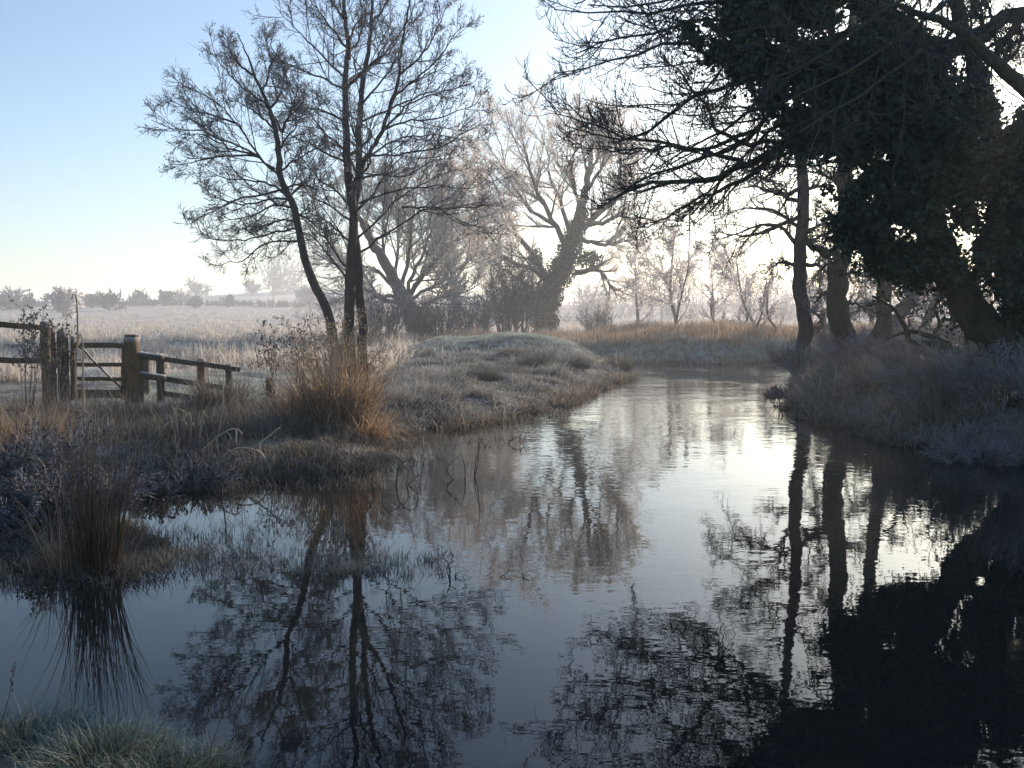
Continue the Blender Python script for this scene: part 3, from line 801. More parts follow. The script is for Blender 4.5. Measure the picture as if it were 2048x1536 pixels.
# far misty wood that reads as one mass
b = MB(); rng = np.random.default_rng(99)
n = 900
fu = rng.uniform(600, 2300, n); fd = rng.uniform(150, 340, n)
P0 = np.stack([np.stack([px(u, 768, d)[..., 0], d, 0.4]) for u, d in zip(fu, fd)])
h = rng.uniform(2, 7, n) * (1 + (fu > 1150) * .5)
Pn = np.stack([P0 + np.stack([rng.normal(size=n) * .5 * k, rng.normal(size=n) * .5 * k, h * k], -1) for k in np.linspace(0, 1, 6)], 1)
Rn = np.linspace(.12, .03, 6)[None] * np.ones((n, 1))
tubes(b, Pn, Rn, 3)
P1, R1 = grow(Pn, Rn, 12, rng, t=(.15, 1), ang=(45, 12), ln=(.45, .1), shrink=.5, npts=5, up=.06, jit=.1, rr=.7, rtip=.03, rmin=.04); tubes(b, P1, R1, 3)
P1, R1 = grow(P1, R1, 5, rng, t=(.15, 1), ang=(40, 12), ln=(.5, .1), shrink=.4, npts=3, up=.05, jit=.1, rr=.7, rtip=.025, rmin=.03); tubes(b, P1, R1, 3)
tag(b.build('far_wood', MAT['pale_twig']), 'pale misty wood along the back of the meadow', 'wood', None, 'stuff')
b = MB(); rng = np.random.default_rng(98)
n = 420
fu = rng.uniform(-500, 680, n); fd = 270 + rng.normal(size=n) * 3
P0 = px(fu, 768 + 0 * fu, fd); P0[:, 2] = ground_z(P0[:, 0], P0[:, 1]) - .1
h = rng.uniform(.6, 1.5, n)
Pn = np.stack([P0 + np.stack([rng.normal(size=n) * .4 * k, rng.normal(size=n) * .4 * k, h * k], -1) for k in np.linspace(0, 1, 5)], 1)
Rn = np.linspace(.16, .06, 5)[None] * np.ones((n, 1)); tubes(b, Pn, Rn, 3)
P1, R1 = grow(Pn, Rn, 14, rng, t=(.05, 1), ang=(60, 12), ln=(.6, .1), shrink=.3, npts=4, up=.06, jit=.1, rr=.7, rtip=.07, rmin=.09); tubes(b, P1, R1, 3)
tag(b.build('hedge', MAT['hedge_twig'], origin=np.array([-60., 270., 1.5])), 'long low dark hedge across the far meadow under the hill', 'hedge')
# two thin poles in the far field
for u, vt, D, lab in [(254, 597, 230, 'thin dark pole standing in the far meadow left of the hill'), (547, 588, 260, 'thin faint pole in front of the far hill')]:
    g = gpt(u, D); t = px(u, vt, D); b = MB()
    tubes(b, spline([g - [0, 0, .3], t], 6), np.linspace(.14, .10, 6), 8, cap=True)
    beam(b, t + [-.5, 0, -.35], t + [.5, 0, -.35], .1, .1, 3, 0)
    tag(b.build('pole', MAT['old_wood'], origin=g), lab, 'pole', 'poles in the far meadow')

# ------------------------------------------------------------------ right bank trees
rg = np.random.default_rng(33)
def lr_(D, pts, r0, r1=.008, s=None, N=14, wob=.02):
    if s is None: s = rg.uniform(-.5, .5)
    return limb(zb(pts), D, r0, r1, N, s, wob, rg)
rlv = [dict(n=10, t=(.1, 1), ang=(48, 14), ln=(.38, .1), shrink=.5, npts=6, up=.0, jit=.13, rr=.55, rtip=.008, rmin=.010),
       dict(n=7, t=(.1, 1), ang=(45, 14), ln=(.45, .12), shrink=.4, npts=5, up=.0, jit=.16, rr=.6, rtip=.006, rmin=.007, minlen=.2),
       dict(n=4, t=(.2, 1), ang=(45, 16), ln=(.5, .12), shrink=.3, npts=4, up=.02, jit=.2, rr=.7, rtip=.0045, rmin=.0055, minlen=.15)]
st = limb([(1600, 760), (1604, 720), (1607, 692), (1613, 655), (1605, 610), (1600, 560), (1601, 500), (1605, 440), (1606, 360), (1600, 280), (1594, 180), (1590, 60), (1588, -80)], 28, .235, .09, 44, 0, .015)
tree('alder_tree', 'first dark trunk on the right bank, slim, with thin level branches over the water', gpt(1603, 28), [st],
     [lr_(28, p, .07) for p in [[(1095, 1050), (1040, 975), (960, 950), (860, 980), (720, 1030)], [(1095, 960), (1000, 900), (900, 880), (760, 910)],
      [(1095, 850), (1000, 820), (900, 790), (790, 810)], [(1095, 800), (1040, 820), (960, 760), (880, 740)], [(1100, 700), (1000, 700), (900, 720), (800, 760)],
      [(1100, 640), (980, 620), (880, 640)], [(1120, 800), (1200, 785), (1280, 750)], [(1125, 980), (1200, 950), (1290, 980)], [(1130, 1120), (1190, 1130), (1250, 1200)],
      [(1090, 1130), (1030, 1110), (960, 1140)], [(1120, 1300), (1180, 1340), (1210, 1400)], [(1100, 560), (1000, 500), (900, 480)], [(1120, 600), (1200, 520), (1300, 480)],
      [(1090, 920), (1000, 960), (880, 1000), (740, 980)], [(1130, 1040), (1180, 1000), (1230, 990)]]], rlv, 'alder_bark', 'right_twig', seed=15, cones=2500, cone_sz=.012)
st1 = limb(zb([(1345, 1540), (1325, 1480), (1290, 1410), (1262, 1320), (1262, 1220), (1262, 1120), (1285, 1030), (1300, 900), (1290, 760), (1300, 560), (1320, 300), (1330, 50), (1340, -100)]), 26, .31, .11, 44, 0, .02)
st2 = limb(zb([(1262, 1150), (1240, 1090), (1200, 1065), (1150, 1045), (1120, 1000)]), 26, .2, .05, 16, -.2, .02)
tree('mossy_tree', 'second trunk on the right bank, stout and mossy, forking low', gpt(1700, 26), [st1, st2],
     [lr_(26, p, .07) for p in [[(1270, 1080), (1340, 1010), (1420, 960)], [(1270, 1180), (1330, 1150), (1400, 1180)], [(1260, 1250), (1200, 1240), (1150, 1290)],
      [(1290, 960), (1220, 900), (1160, 860)], [(1270, 1300), (1330, 1280), (1390, 1330)], [(1290, 800), (1200, 740), (1100, 720)], [(1300, 700), (1400, 640)], [(1270, 1100), (1200, 1130), (1140, 1200)]]],
     rlv, 'mossy_bark', 'right_twig', seed=16, tsides=12, trough=.07)
st1 = limb(zb([(1445, 1530), (1440, 1470), (1462, 1380), (1450, 1290), (1455, 1200), (1445, 1100), (1440, 980), (1430, 820), (1420, 600), (1400, 300), (1390, 0)]), 27.5, .24, .09, 40, 0, .02)
st2 = limb(zb([(1395, 1520), (1400, 1450), (1432, 1380), (1445, 1310), (1440, 1260)]), 27.2, .13, .08, 16, 0, .01)
tree('mossy_tree', 'third trunk on the right bank, pale brown, with a thin stem crossing its foot', gpt(1762, 27.5), [st1, st2],
     [lr_(27.5, p, .06) for p in [[(1450, 1180), (1390, 1160), (1330, 1170)], [(1460, 1250), (1520, 1200), (1560, 1130)], [(1450, 1050), (1380, 1000), (1320, 960)], [(1455, 1350), (1520, 1290), (1590, 1260)],
      [(1450, 1100), (1500, 1040), (1560, 1000)], [(1440, 1280), (1380, 1290), (1320, 1330)]]], rlv, 'mossy_bark', 'right_twig', seed=17)
for pts, D, r, sd, lab in [([(1470, 1460), (1500, 1390), (1545, 1300), (1590, 1220), (1620, 1120), (1640, 1000)], 34, .26, 18, 'grey leaning tree in the mist right behind the third trunk'),
                           ([(1600, 1440), (1630, 1370), (1665, 1290), (1690, 1200), (1700, 1050)], 38, .2, 19, 'thin leaning grey tree in mist under the ivy, farthest back'),
                           ([(1700, 1440), (1760, 1340), (1790, 1260), (1800, 1100)], 31, .14, 20, 'thin dark pole like tree under the ivy crown')]:
    s_ = limb(zb(pts), D, r, .07, 30, 0, .02)
    u0 = 1080 + .4727 * pts[0][0]
    tree('mossy_tree', lab, gpt(u0, D), [s_], [lr_(D, [(a, b_), (a + dx, b_ - 90), (a + 2 * dx, b_ - 130)], .05) for (a, b_) in pts[1:-1] for dx in (-70, 80)], rlv, 'mossy_bark', 'right_twig', seed=sd)

# low dark leaning tree
S1 = limb(zb([(1830, 1560), (1800, 1510), (1750, 1480), (1640, 1455), (1562, 1440), (1552, 1400), (1500, 1310), (1440, 1268), (1405, 1252)]), 19, .10, .02, 34, 0, .006)
S2 = limb(zb([(1840, 1560), (1780, 1490), (1700, 1445), (1600, 1405), (1540, 1408), (1470, 1428)]), 19.2, .12, .02, 30, 0, .006)
S3 = limb(zb([(1830, 1550), (1812, 1480), (1800, 1400), (1775, 1320), (1780, 1260)]), 19.1, .07, .02, 24, 0, .006)
S4 = limb(zb([(1700, 1450), (1672, 1410), (1690, 1370), (1672, 1300), (1690, 1250)]), 19.2, .05, .015, 20, 0, .006)
tree('leaning_tree', 'low dark crooked tree leaning left over the right bank scrub', gpt(1945, 19), [S1, S2, S3, S4],
     [lr_(19, p, .025) for p in [[(1500, 1310), (1440, 1330), (1390, 1310)], [(1600, 1405), (1640, 1350), (1700, 1310)], [(1640, 1455), (1600, 1500), (1560, 1520)], [(1800, 1400), (1850, 1340), (1870, 1280)],
                                 [(1775, 1320), (1730, 1280), (1690, 1270)], [(1690, 1370), (1740, 1340), (1790, 1330)], [(1552, 1400), (1570, 1340), (1600, 1310)]]],
     [dict(n=6, t=(.15, 1), ang=(45, 14), ln=(.4, .1), shrink=.4, npts=5, up=.03, jit=.15, rr=.6, rtip=.006, rmin=.007),
      dict(n=4, t=(.15, 1), ang=(45, 14), ln=(.5, .1), shrink=.4, npts=4, up=.03, jit=.15, rr=.6, rtip=.004, rmin=.005, minlen=.12)], 'mossy_bark', 'dark_twig', seed=22)

# ivy covered tree leaning out over the river
DI = 16.0
T1 = limb(zb([(2060, 1590), (2010, 1520), (1960, 1450), (1890, 1400), (1835, 1325), (1780, 1240), (1720, 1120), (1660, 980), (1600, 840), (1540, 690), (1470, 560), (1380, 430), (1270, 330), (1100, 250), (900, 180), (690, 100)]), DI, .33, .05, 60, 0, .02)
T2 = limb(zb([(2070, 1590), (2060, 1480), (2040, 1350), (2020, 1200), (1990, 1000), (1950, 750), (1900, 500), (1850, 300), (1780, 100), (1740, -100)]), DI + .6, .28, .1, 40, .1, .02)
T3 = limb(zb([(1660, 980), (1560, 940), (1450, 900), (1340, 860), (1240, 840)]), DI, .12, .03, 20, -.2, .02)
T4 = limb(zb([(1470, 560), (1380, 600), (1250, 640), (1120, 640)]), DI, .11, .03, 20, -.3, .02)
ivt = tree('ivy_clad_tree', 'huge dark evergreen ivy clad tree leaning out from the right over the river', px(2030, 752, DI) * [1, 1, 0] + [0, 0, .75], [T1, T2, T3, T4],
           [lr_(DI, p, .05) for p in [[(900, 180), (800, 100), (690, 60)], [(1270, 330), (1150, 380), (1000, 400)], [(1380, 430), (1250, 200), (1200, 50)], [(1540, 690), (1400, 700), (1260, 720)], [(1720, 1120), (1600, 1100), (1500, 1130)],
                                      [(1780, 1240), (1700, 1220), (1640, 1230)], [(1600, 840), (1700, 700), (1800, 600)]]], rlv[:2], 'mossy_bark', 'dark_twig', seed=23, tsides=12, trough=.08)
LE = np.array([(-300, 760), (-100, 700), (0, 660), (60, 640), (110, 605), (160, 625), (215, 700), (250, 690), (300, 715), (350, 800), (400, 890), (470, 960), (540, 1020), (600, 1060), (640, 1110), (680, 1140), (740, 1190), (790, 1170),
               (850, 1215), (960, 1195), (1000, 1200), (1080, 1330), (1120, 1300), (1160, 1440), (1210, 1540), (1260, 1590), (1300, 1690), (1370, 1800), (1420, 1930), (1470, 2010)], float)
REd = np.array([(-300, 1400), (0, 1500), (100, 1580), (200, 1720), (280, 1840), (400, 1960), (460, 2020), (480, 2300), (1470, 2300)], float)
rng = np.random.default_rng(77)
b, bd = MB(), MB()
cc, sz, eds = [], [], []
while len(cc) < 2300:
    Yc = rng.uniform(-280, 1450); Xc = rng.uniform(600, 2300)
    l, r = np.interp(Yc, LE[:, 0], LE[:, 1]), np.interp(Yc, REd[:, 0], REd[:, 1])
    l += 55 * np.clip((Yc - 880) / 120, 0, 1)
    if not (l + 16 < Xc < r): continue
    edge = min(Xc - l, r - Xc, (1500 - Yc) * .8)
    hole = vnoise(np.array(Xc / 75.), np.array(Yc / 75.), 9)
    if hole < (.40 if edge < 330 or Yc < 330 else ((.27 if Yc < 850 else .37))): continue
    R_ = min(rng.uniform(20, 52), max(edge * .8, 12)) * .4727
    thick = min(edge / 300., 1.) * 1.5 + .25
    cc.append(px(1080 + .4727 * Xc, .4727 * Yc, DI + rng.uniform(-1, 1) * thick + .3)); sz.append(R_ * DI / F); eds.append(edge)
for c, r in zip(cc, sz):
    n = int(16 + 230 * r)
    k = rng.normal(size=(n, 3))
    p = c + k * r * np.array([.62, .62, .62])
    p[:, 2] -= .12 * r * rng.random(n)
    leaves(b, p, norm(k) + [0, 0, .5], .085 * (.6 + .7 * rng.random(n)), rng)
for c, r, ed in zip(cc, sz, eds):
    if ed > 75: continue
    for _ in range(2):
        L_ = rng.uniform(.25, .8); dr = norm(rng.normal(size=3) * [1, .7, .6] + [-.5, 0, -.25])
        t_ = np.linspace(0, 1, 26)[:, None]
        pp = c + dr * L_ * t_ + np.array([0, 0, -.35]) * L_ * t_ ** 2 + rng.normal(size=(26, 3)) * .035
        leaves(b, pp, rng.normal(size=(26, 3)) + [0, 0, .5], .08 * (.5 + .7 * rng.random(26)) * (1.1 - .6 * t_[:, 0]), rng)
b.build('ivy', MAT['ivy'], ivt, smooth=False)
# hanging ivy stems
b = MB()
for X0, Y0, L_ in [(1420, 780, 130), (1455, 930, 140), (1360, 780, 110), (1540, 1120, 120), (1700, 1250, 110), (1300, 1000, 100), (1900, 1380, 110)]:
    pts = [(X0, Y0), (X0 - 14, Y0 + L_ * .35), (X0 + 12, Y0 + L_ * .7), (X0 + 2, Y0 + L_)]
    P, R = limb(zb(pts), DI - 1.2, .012, .006, 12, 0, .01, rng); tubes(b, P, R, 4)
    leaves(b, P[2:] + rng.normal(size=(10, 3)) * .03, rng.normal(size=(10, 3)), .07, rng)
b.build('hanging_ivy', MAT['ivy'], ivt)

# overhanging ash, its trunk just out of frame on the right
DA = 18.5
tr1 = limb([(2420, 900), (2400, 700), (2380, 450), (2350, 200), (2310, -60), (2260, -350)], DA + 1, .5, .16, 24, 0, .03)
rg = np.random.default_rng(44)
ash = [limb(zb(p), DA, r, r1, 14, s, .03, rg) for p, r, r1, s in [
    ([(2680, 60), (2048, 55), (1850, 170), (1560, 300), (1250, 480), (1000, 640)], .17, .085, -.05), ([(1000, 640), (880, 690), (760, 745), (600, 770), (480, 770), (380, 815), (240, 885)], .08, .014, .1),
    ([(1020, 630), (960, 690), (880, 750), (800, 780), (700, 830), (560, 900), (440, 945)], .055, .01, -.2), ([(1560, 300), (1250, 340), (1120, 390), (1020, 430), (900, 570), (800, 630), (690, 690), (560, 710), (420, 770), (300, 850)], .08, .012, .05),
    ([(1850, 170), (1400, 250), (1040, 420), (900, 460), (800, 520), (740, 590), (600, 650), (480, 720)], .07, .011, -.15), ([(1600, 180), (1150, 250), (860, 320), (760, 370), (680, 390), (590, 450), (500, 540), (420, 590), (250, 580), (100, 530)], .08, .010, 0),
    ([(1600, 160), (1100, 230), (850, 270), (700, 240), (600, 185), (500, 180), (380, 230), (250, 260), (60, 310)], .075, .010, .12), ([(1500, 80), (1000, 200), (850, 110), (770, 85), (690, 85), (590, 110), (480, 130), (330, 170), (150, 230)], .075, .010, -.1),
    ([(1900, -60), (1300, 0), (900, 30), (700, 5), (500, 40), (300, 60), (60, 40)], .085, .010, .05), ([(2200, -160), (1500, -40), (1000, -60), (700, -40), (450, 10), (200, 20)], .09, .010, -.05),
    ([(1000, 600), (830, 600), (740, 530), (700, 450), (640, 370), (580, 300), (510, 220)], .05, .010, .1), ([(900, 560), (780, 600), (650, 640), (500, 620), (350, 640), (130, 620)], .045, .009, .15),
    ([(860, 680), (700, 650), (560, 620), (400, 590), (220, 520), (60, 480)], .045, .009, -.1), ([(1250, 480), (1100, 500), (960, 560), (850, 690), (720, 800), (640, 910)], .045, .009, .2),
    ([(1850, 170), (1860, 100), (1830, 0), (1800, -100)], .06, .012, .1), ([(1950, 110), (1900, 40), (1880, -60)], .05, .012, -.1), ([(2048, 55), (2000, 160), (1960, 220)], .05, .01, .1),
    ([(2200, 50), (2100, 140), (2030, 180), (1960, 170)], .06, .01, -.2), ([(1400, -50), (1150, 80), (1000, 130), (880, 200), (760, 300), (650, 450)], .06, .01, -.4),
    ([(1700, -100), (1300, -120), (900, -110), (600, -90), (300, -70)], .08, .01, .1), ([(1300, 420), (1150, 520), (1050, 640), (900, 720)], .05, .01, -.5), ([(1700, 230), (1400, 200), (1200, 260), (1080, 330)], .06, .01, -.7)]]
ash += [limb(zb(p), DA, .06, .01, 14, -.7, .03, rg) for p in [[(2500, -420), (2000, -200), (1650, 60), (1400, 230), (1200, 350), (1040, 430)], [(2450, -460), (1900, -260), (1550, -20), (1300, 160), (1100, 280), (950, 350)],
    [(2500, -400), (2000, -100), (1700, 160), (1450, 330), (1250, 470), (1100, 560)]]]
alv = [dict(n=13, t=(.3, 1), ang=(38, 12), ln=(.26, .07), shrink=.55, npts=8, up=-.06, jit=.07, rr=.55, rtip=.008, rmin=.011, late_up=.16),
       dict(n=7, t=(.2, 1), ang=(42, 12), ln=(.45, .1), shrink=.4, npts=7, up=-.10, jit=.07, rr=.65, rtip=.006, rmin=.008, late_up=.42, minlen=.3),
       dict(n=3, t=(.3, .95), ang=(45, 14), ln=(.5, .12), shrink=.3, npts=6, up=-.05, jit=.08, rr=.75, rtip=.0055, rmin=.0065, late_up=.45, minlen=.2)]
tree('ash_tree', 'large overhanging tree at top right with drooping bare branches turned up at the tips', px(2420, 880, DA + 1), [tr1], ash, alv, 'mossy_bark', 'dark_twig', seed=25, tsides=12)
# mossy limb of another tree at the far right
tr1 = limb([(2330, 900), (2300, 600), (2200, 330), (2120, 230), (2048, 175), (2002, 137), (1960, 100), (1920, 62), (1875, 36), (1840, 30), (1800, 10)], 14.5, .3, .04, 40, 0, .01)
tree('mossy_tree', 'mossy limb crossing the top right corner, its trunk beyond the frame', px(2330, 880, 14.5), [tr1],
     [limb(p, 14.5, .04, .008, 14, s, .02, rg) for p, s in [([(2048, 175), (2000, 120), (1990, 60), (2010, 10)], .2), ([(1960, 100), (1965, 50), (1940, 0), (1950, -40)], -.2), ([(2002, 137), (2040, 90), (2060, 30)], .3), ([(2120, 230), (2060, 240), (2030, 290)], -.3), ([(2080, 200), (2090, 120), (2060, 60)], .1)]],
     [dict(n=7, t=(.2, 1), ang=(45, 14), ln=(.4, .1), shrink=.4, npts=6, up=.02, jit=.12, rr=.6, rtip=.006, rmin=.008), dict(n=6, t=(.2, 1), ang=(45, 14), ln=(.45, .1), shrink=.4, npts=5, up=.02, jit=.15, rr=.6, rtip=.004, rmin=.006, minlen=.15)],
     'mossy_bark', 'dark_twig', seed=26)

# ------------------------------------------------------------------ fence, gate and stake
def vpost(mb, u0, u1, v0, v1, D, w_=None, round_=False, deep=None, cap=None):
    t = px((u0 + u1) / 2, v0, D); bt = px((u0 + u1) / 2, v1, D); bt[0] = t[0]
    gzz = float(ground_z(t[0], D)); bt = np.array([t[0], D, min(bt[2], gzz) - .25]); t = np.array([t[0], D, t[2]])
    wd = (u1 - u0) * D / F if w_ is None else w_
    if round_: tubes(mb, spline([bt, t], 10), np.full(10, wd / 2) * np.r_[np.ones(9), .95], 10, .02, cap=True)
    else: beam(mb, bt, t, wd, deep or wd, 10, .003, upv=(0.25, 1, 0), ch=.16)
    return bt
# gate between two posts
root = empty('gate_post', gpt(263, 18), 'thick square wooden gate post with a frosted top right of the gate', 'post', 'gate posts')
b = MB(); vpost(b, 250, 277, 674, 822, 18, w_=.225); b.build('shaft', MAT['wood'], root)
b = MB(); t = px(263, 670, 18); beam(b, t + [0, 0, -.038], t + [0, 0, .012], .205, .205, 3, 0, .3, upv=(.25, 1, 0)); b.build('cap', MAT['wood'], root)
root = empty('gate_post', gpt(125, 17.4), 'dark square gate post hung with weeds left of the gate', 'post', 'gate posts')
b = MB(); vpost(b, 116, 132, 662, 800, 17.4); b.build('shaft', MAT['old_wood'], root)
root = empty('field_gate', gpt(200, 17.8), 'low wooden gate with a diagonal brace between two posts', 'gate')
gl, gr = (143, 17.5), (252, 17.95)
def gp(u, v):
    f = (u - gl[0]) / (gr[0] - gl[0]); return px(u, v, gl[1] + f * (gr[1] - gl[1]))
b = MB(); beam(b, gp(146, 800), gp(146, 672), .065, .07, upv=(.2, 1, 0)); b.build('stile', MAT['wood'], root)
b = MB(); beam(b, gp(247, 800), gp(247, 684), .06, .065, upv=(.2, 1, 0)); b.build('stile', MAT['wood'], root)
for v0, v1, th in [(690, 691, .10), (729, 729, .075), (757, 758, .075), (786, 788, .16)]:
    b = MB(); beam(b, gp(143, v0), gp(252, v1), .045, th); b.build('rail', MAT['wood'], root)
b = MB(); o = np.array([0, -.05, 0]); beam(b, gp(163, 694) + o, gp(248, 780) + o, .03, .085, upv=(0, -1, .3)); b.build('brace', MAT['wood'], root)
# left fence
root = empty('wooden_fence', gpt(90, 17), 'two rail wooden fence in sunlight running out of the left edge', 'fence')
b = MB(); vpost(b, 82, 97, 643, 815, 16.6, w_=.125); b.build('post', MAT['wood'], root)
b = MB(); vpost(b, 98, 106, 655, 790, 17.2, w_=.1); b.build('post', MAT['old_wood'], root)
b = MB(); vpost(b, -120, -104, 630, 815, 15.6, w_=.13); b.build('post', MAT['wood'], root)
for v0, v1, e in [(640, 655, 80), (716, 723, 108)]:
    b = MB(); beam(b, px(-120, v0, 15.8), px(e, v1, 16.72), .05, .10); b.build('rail', MAT['wood'], root)
# right fence
root = empty('wooden_fence', gpt(340, 18.5), 'short dark rail fence stepping down from the gate post to the reeds', 'fence')
for u0, u1, v0, v1, D, rd, m in [(271, 285, 702, 818, 18.15, True, 'old_wood'), (312, 329, 707, 812, 18.5, True, 'old_wood'), (396, 409, 717, 806, 18.95, False, 'wood'), (452, 463, 728, 800, 19.2, False, 'old_wood'), (287, 297, 708, 745, 19.8, False, 'old_wood')]:
    b = MB(); vpost(b, u0, u1, v0, v1, D, round_=rd); b.build('post', MAT[m], root)
for (u0, v0, D0), (u1, v1, D1), r in [((269, 709, 18.0), (325, 716, 18.4), .075), ((269, 748, 18.0), (330, 757, 18.4), .07)]:
    b = MB(); tubes(b, spline([px(u0, v0, D0), px(u1, v1, D1)], 8), np.full(8, r), 10, .03, cap=True); b.build('rail', MAT['old_wood'], root)
for (u0, v0), (u1, v1), th in [((326, 718), (480, 739), .10), ((326, 757), (462, 778), .11), ((329, 787), (455, 806), .11)]:
    b = MB(); beam(b, px(u0, v0, 18.45), px(u1, v1, 19.1), .05, th); b.build('rail', MAT['old_wood'], root)
b = MB(); vpost(b, 531, 544, 753, 808, 18.2, round_=True); tag(b.build('stake', MAT['old_wood'], origin=gpt(537, 18.2)), 'lone short round wooden stake among dark weeds', 'stake')
# frosted lump beyond the gate
b = MB(); g = gpt(192, 23); rng = np.random.default_rng(5)
n = 700; a = rng.uniform(0, 2 * math.pi, n); r0 = rng.random(n) ** .5
base = g + np.stack([np.cos(a) * r0 * .42, np.sin(a) * r0 * .3, .30 * (1 - r0 ** 2)], -1)
blades(b, base, .22, a, rng.uniform(0, .5, n), rng.uniform(1, 2, n), .012, 3, rng=rng)
th = np.linspace(0, 2 * math.pi, 17)[:-1]
tag(b.build('grass_tussock', m_grass('white_rime', [(0, (.5, .5, .5)), (1, (.7, .72, .75))], (.8, .82, .85), .9), origin=g), 'bright white rime covered tussock seen through the gate', 'grass tussock')

# ------------------------------------------------------------------ grasses, reeds and weeds
def scatter(n, x0, x1, y0, y1, pred=None, smin=.04, seed=0, clump=0.0, k=1, fall=1.0):
    """random ground points, thinning out with distance; optionally bunched into tufts of k"""
    rng = np.random.default_rng(seed)
    m = n // k
    t = rng.random(m)
    y = y0 + (y1 - y0) * t if fall == 0 else y0 * (y1 / y0) ** t
    f = rng.random(m)
    if fall == 0: x = x0 + (x1 - x0) * f
    else:          # a wedge that widens with distance
        a0, a1 = x0, x1
        x = (a0 + (a1 - a0) * f) * (y if abs(a1) <= 1.2 and abs(a0) <= 1.2 else 1)
    if k > 1:
        x = np.repeat(x, k); y = np.repeat(y, k)
        x = x + rng.normal(size=len(x)) * clump; y = y + rng.normal(size=len(y)) * clump
    s = sdf(x, y)
    ok = s > smin
    if pred is not None: ok &= pred(x, y, s)
    x, y, s = x[ok], y[ok], s[ok]
    return np.stack([x, y, ground_z(x, y, s) - .02], -1), s, rng

def sward(name, label, mat, pts, rng, h, wd, th1=(.5, .5), th0=.25, segs=3, cat='grass'):
    n = len(pts); b = MB()
    blades(b, pts, h, rng.uniform(0, 2 * math.pi, n), np.abs(rng.normal(size=n)) * th0, th1[0] + th1[1] * rng.normal(size=n), wd, segs, rng=rng)
    return tag(b.build(name, MAT[mat]), label, cat, None, 'stuff')

mound = lambda x, y: np.exp(-(((x + .3) / 3.9) ** 4 + ((y - 37.5) / 3.3) ** 2)) > .35
leftb = lambda x, y: (x < 4.3) & (y < 44.5)
# rough meadow
p, s, rng = scatter(190000, -.72, .75, 23, 240, lambda x, y, s: (x < 4) & ~mound(x, y) & ~((y < 34) & (x > -3.4 - .0 * y)) & ((y < 45) | (y > 47)) & ~((y < 27) & (x > -9)), seed=1, k=12, clump=.22)
hh = (.14 + 1.0 * vnoise(p[:, 0] * .7, p[:, 1] * .4, 4) ** 2.2) * (.6 + .6 * rng.random(len(p)))
sward('meadow_grass', 'tall frosted meadow grass behind the fence', 'meadow_grass', p, rng, hh, .010 + .00035 * p[:, 1], (.9, .5))
p, s, rng = scatter(40000, .02, .9, 60, 170, None, seed=2, k=10, clump=.3)
sward('meadow_grass', 'pale rough grass far behind the river', 'meadow_grass', p, rng, .4 + .6 * rng.random(len(p)), .03 + .0003 * p[:, 1], (.9, .5))
# short turf near the fence and on the heap
p, s, rng = scatter(60000, -9, -2.6, 16.5, 27, None, seed=3, fall=0)
sward('turf', 'short frosted turf behind the fence', 'lawn_grass', p, rng, .05 + .09 * rng.random(len(p)), .011, (.8, .5), segs=2)
p, s, rng = scatter(70000, -4.9, 4.4, 33.6, 41, lambda x, y, s: mound(x, y), seed=4, fall=0, k=10, clump=.09)
sward('turf', 'short frosted green turf covering the grassy heap', 'lawn_grass', p, rng, .05 + .11 * rng.random(len(p)), .015, (.9, .5), segs=2)
# rough bank between alders and river
p, s, rng = scatter(110000, -3.6, 4.4, 15.5, 43, lambda x, y, s: (x < 4.3) & ~(mound(x, y) & (s > .8)) & (x > -3.6 + (y - 16) * .02), seed=5, fall=0, k=26, clump=.13)
hh = (.06 + .55 * vnoise(p[:, 0] * 1.4, p[:, 1] * 1.1, 5) ** 2) * (.6 + .7 * rng.random(len(p))) * np.clip(.4 + s / 2.2, 0, 1) + .05
sward('bank_grass', 'shaggy bluish frosted grass on the left river bank', 'rough_grass', p, rng, hh, .004 + .0008 * p[:, 1], (1.7, .7), .45, 4)
# dark weeds along the front of the left bank
p, s, rng = scatter(60000, -13, -1.7, 10.6, 17.6, lambda x, y, s: (x < -1.7), seed=6, fall=0, k=14, clump=.10)
hh = (.08 + .34 * vnoise(p[:, 0] * .8, p[:, 1] * .8, 6) ** 1.6) * (.5 + .8 * rng.random(len(p)))
sward('weeds', 'dark dead weeds and grass in front of the fence', 'dark_weed', p, rng, hh, .012, (1.5, .9), .45, 4)
p, s, rng = scatter(5000, -13, -3.5, 11.5, 18, lambda x, y, s: (x < -3.3), seed=7, fall=0, k=8, clump=.12)
sward('weeds', 'brown dead weed stalks standing among the dark weeds by the fence', 'bank_weed', p, rng, .25 + .5 * rng.random(len(p)) ** 2, .008, (1.0, .8), .3)
p, s, rng = scatter(46000, -10, -2.2, 6.7, 11.2, None, smin=-.12, seed=8, fall=0, k=14, clump=.08)
sward('weeds', 'dark frosted weeds on the spit of land at the left', 'dark_weed', p, rng, (.05 + .22 * rng.random(len(p))) * np.where(p[:, 1] < 8.7, .6, 1), .007, (1.3, .7), .5)
# near bank
p, s, rng = scatter(60000, -5, 3.5, 1.7, 5.8, None, smin=.0, seed=9, fall=0, k=20, clump=.07)
hh = (.05 + .08 * rng.random(len(p)))
sward('grass', 'rime covered green grass along the nearest bank', 'near_grass', p, rng, hh, .0055, (1.5, .6), .4, 4)
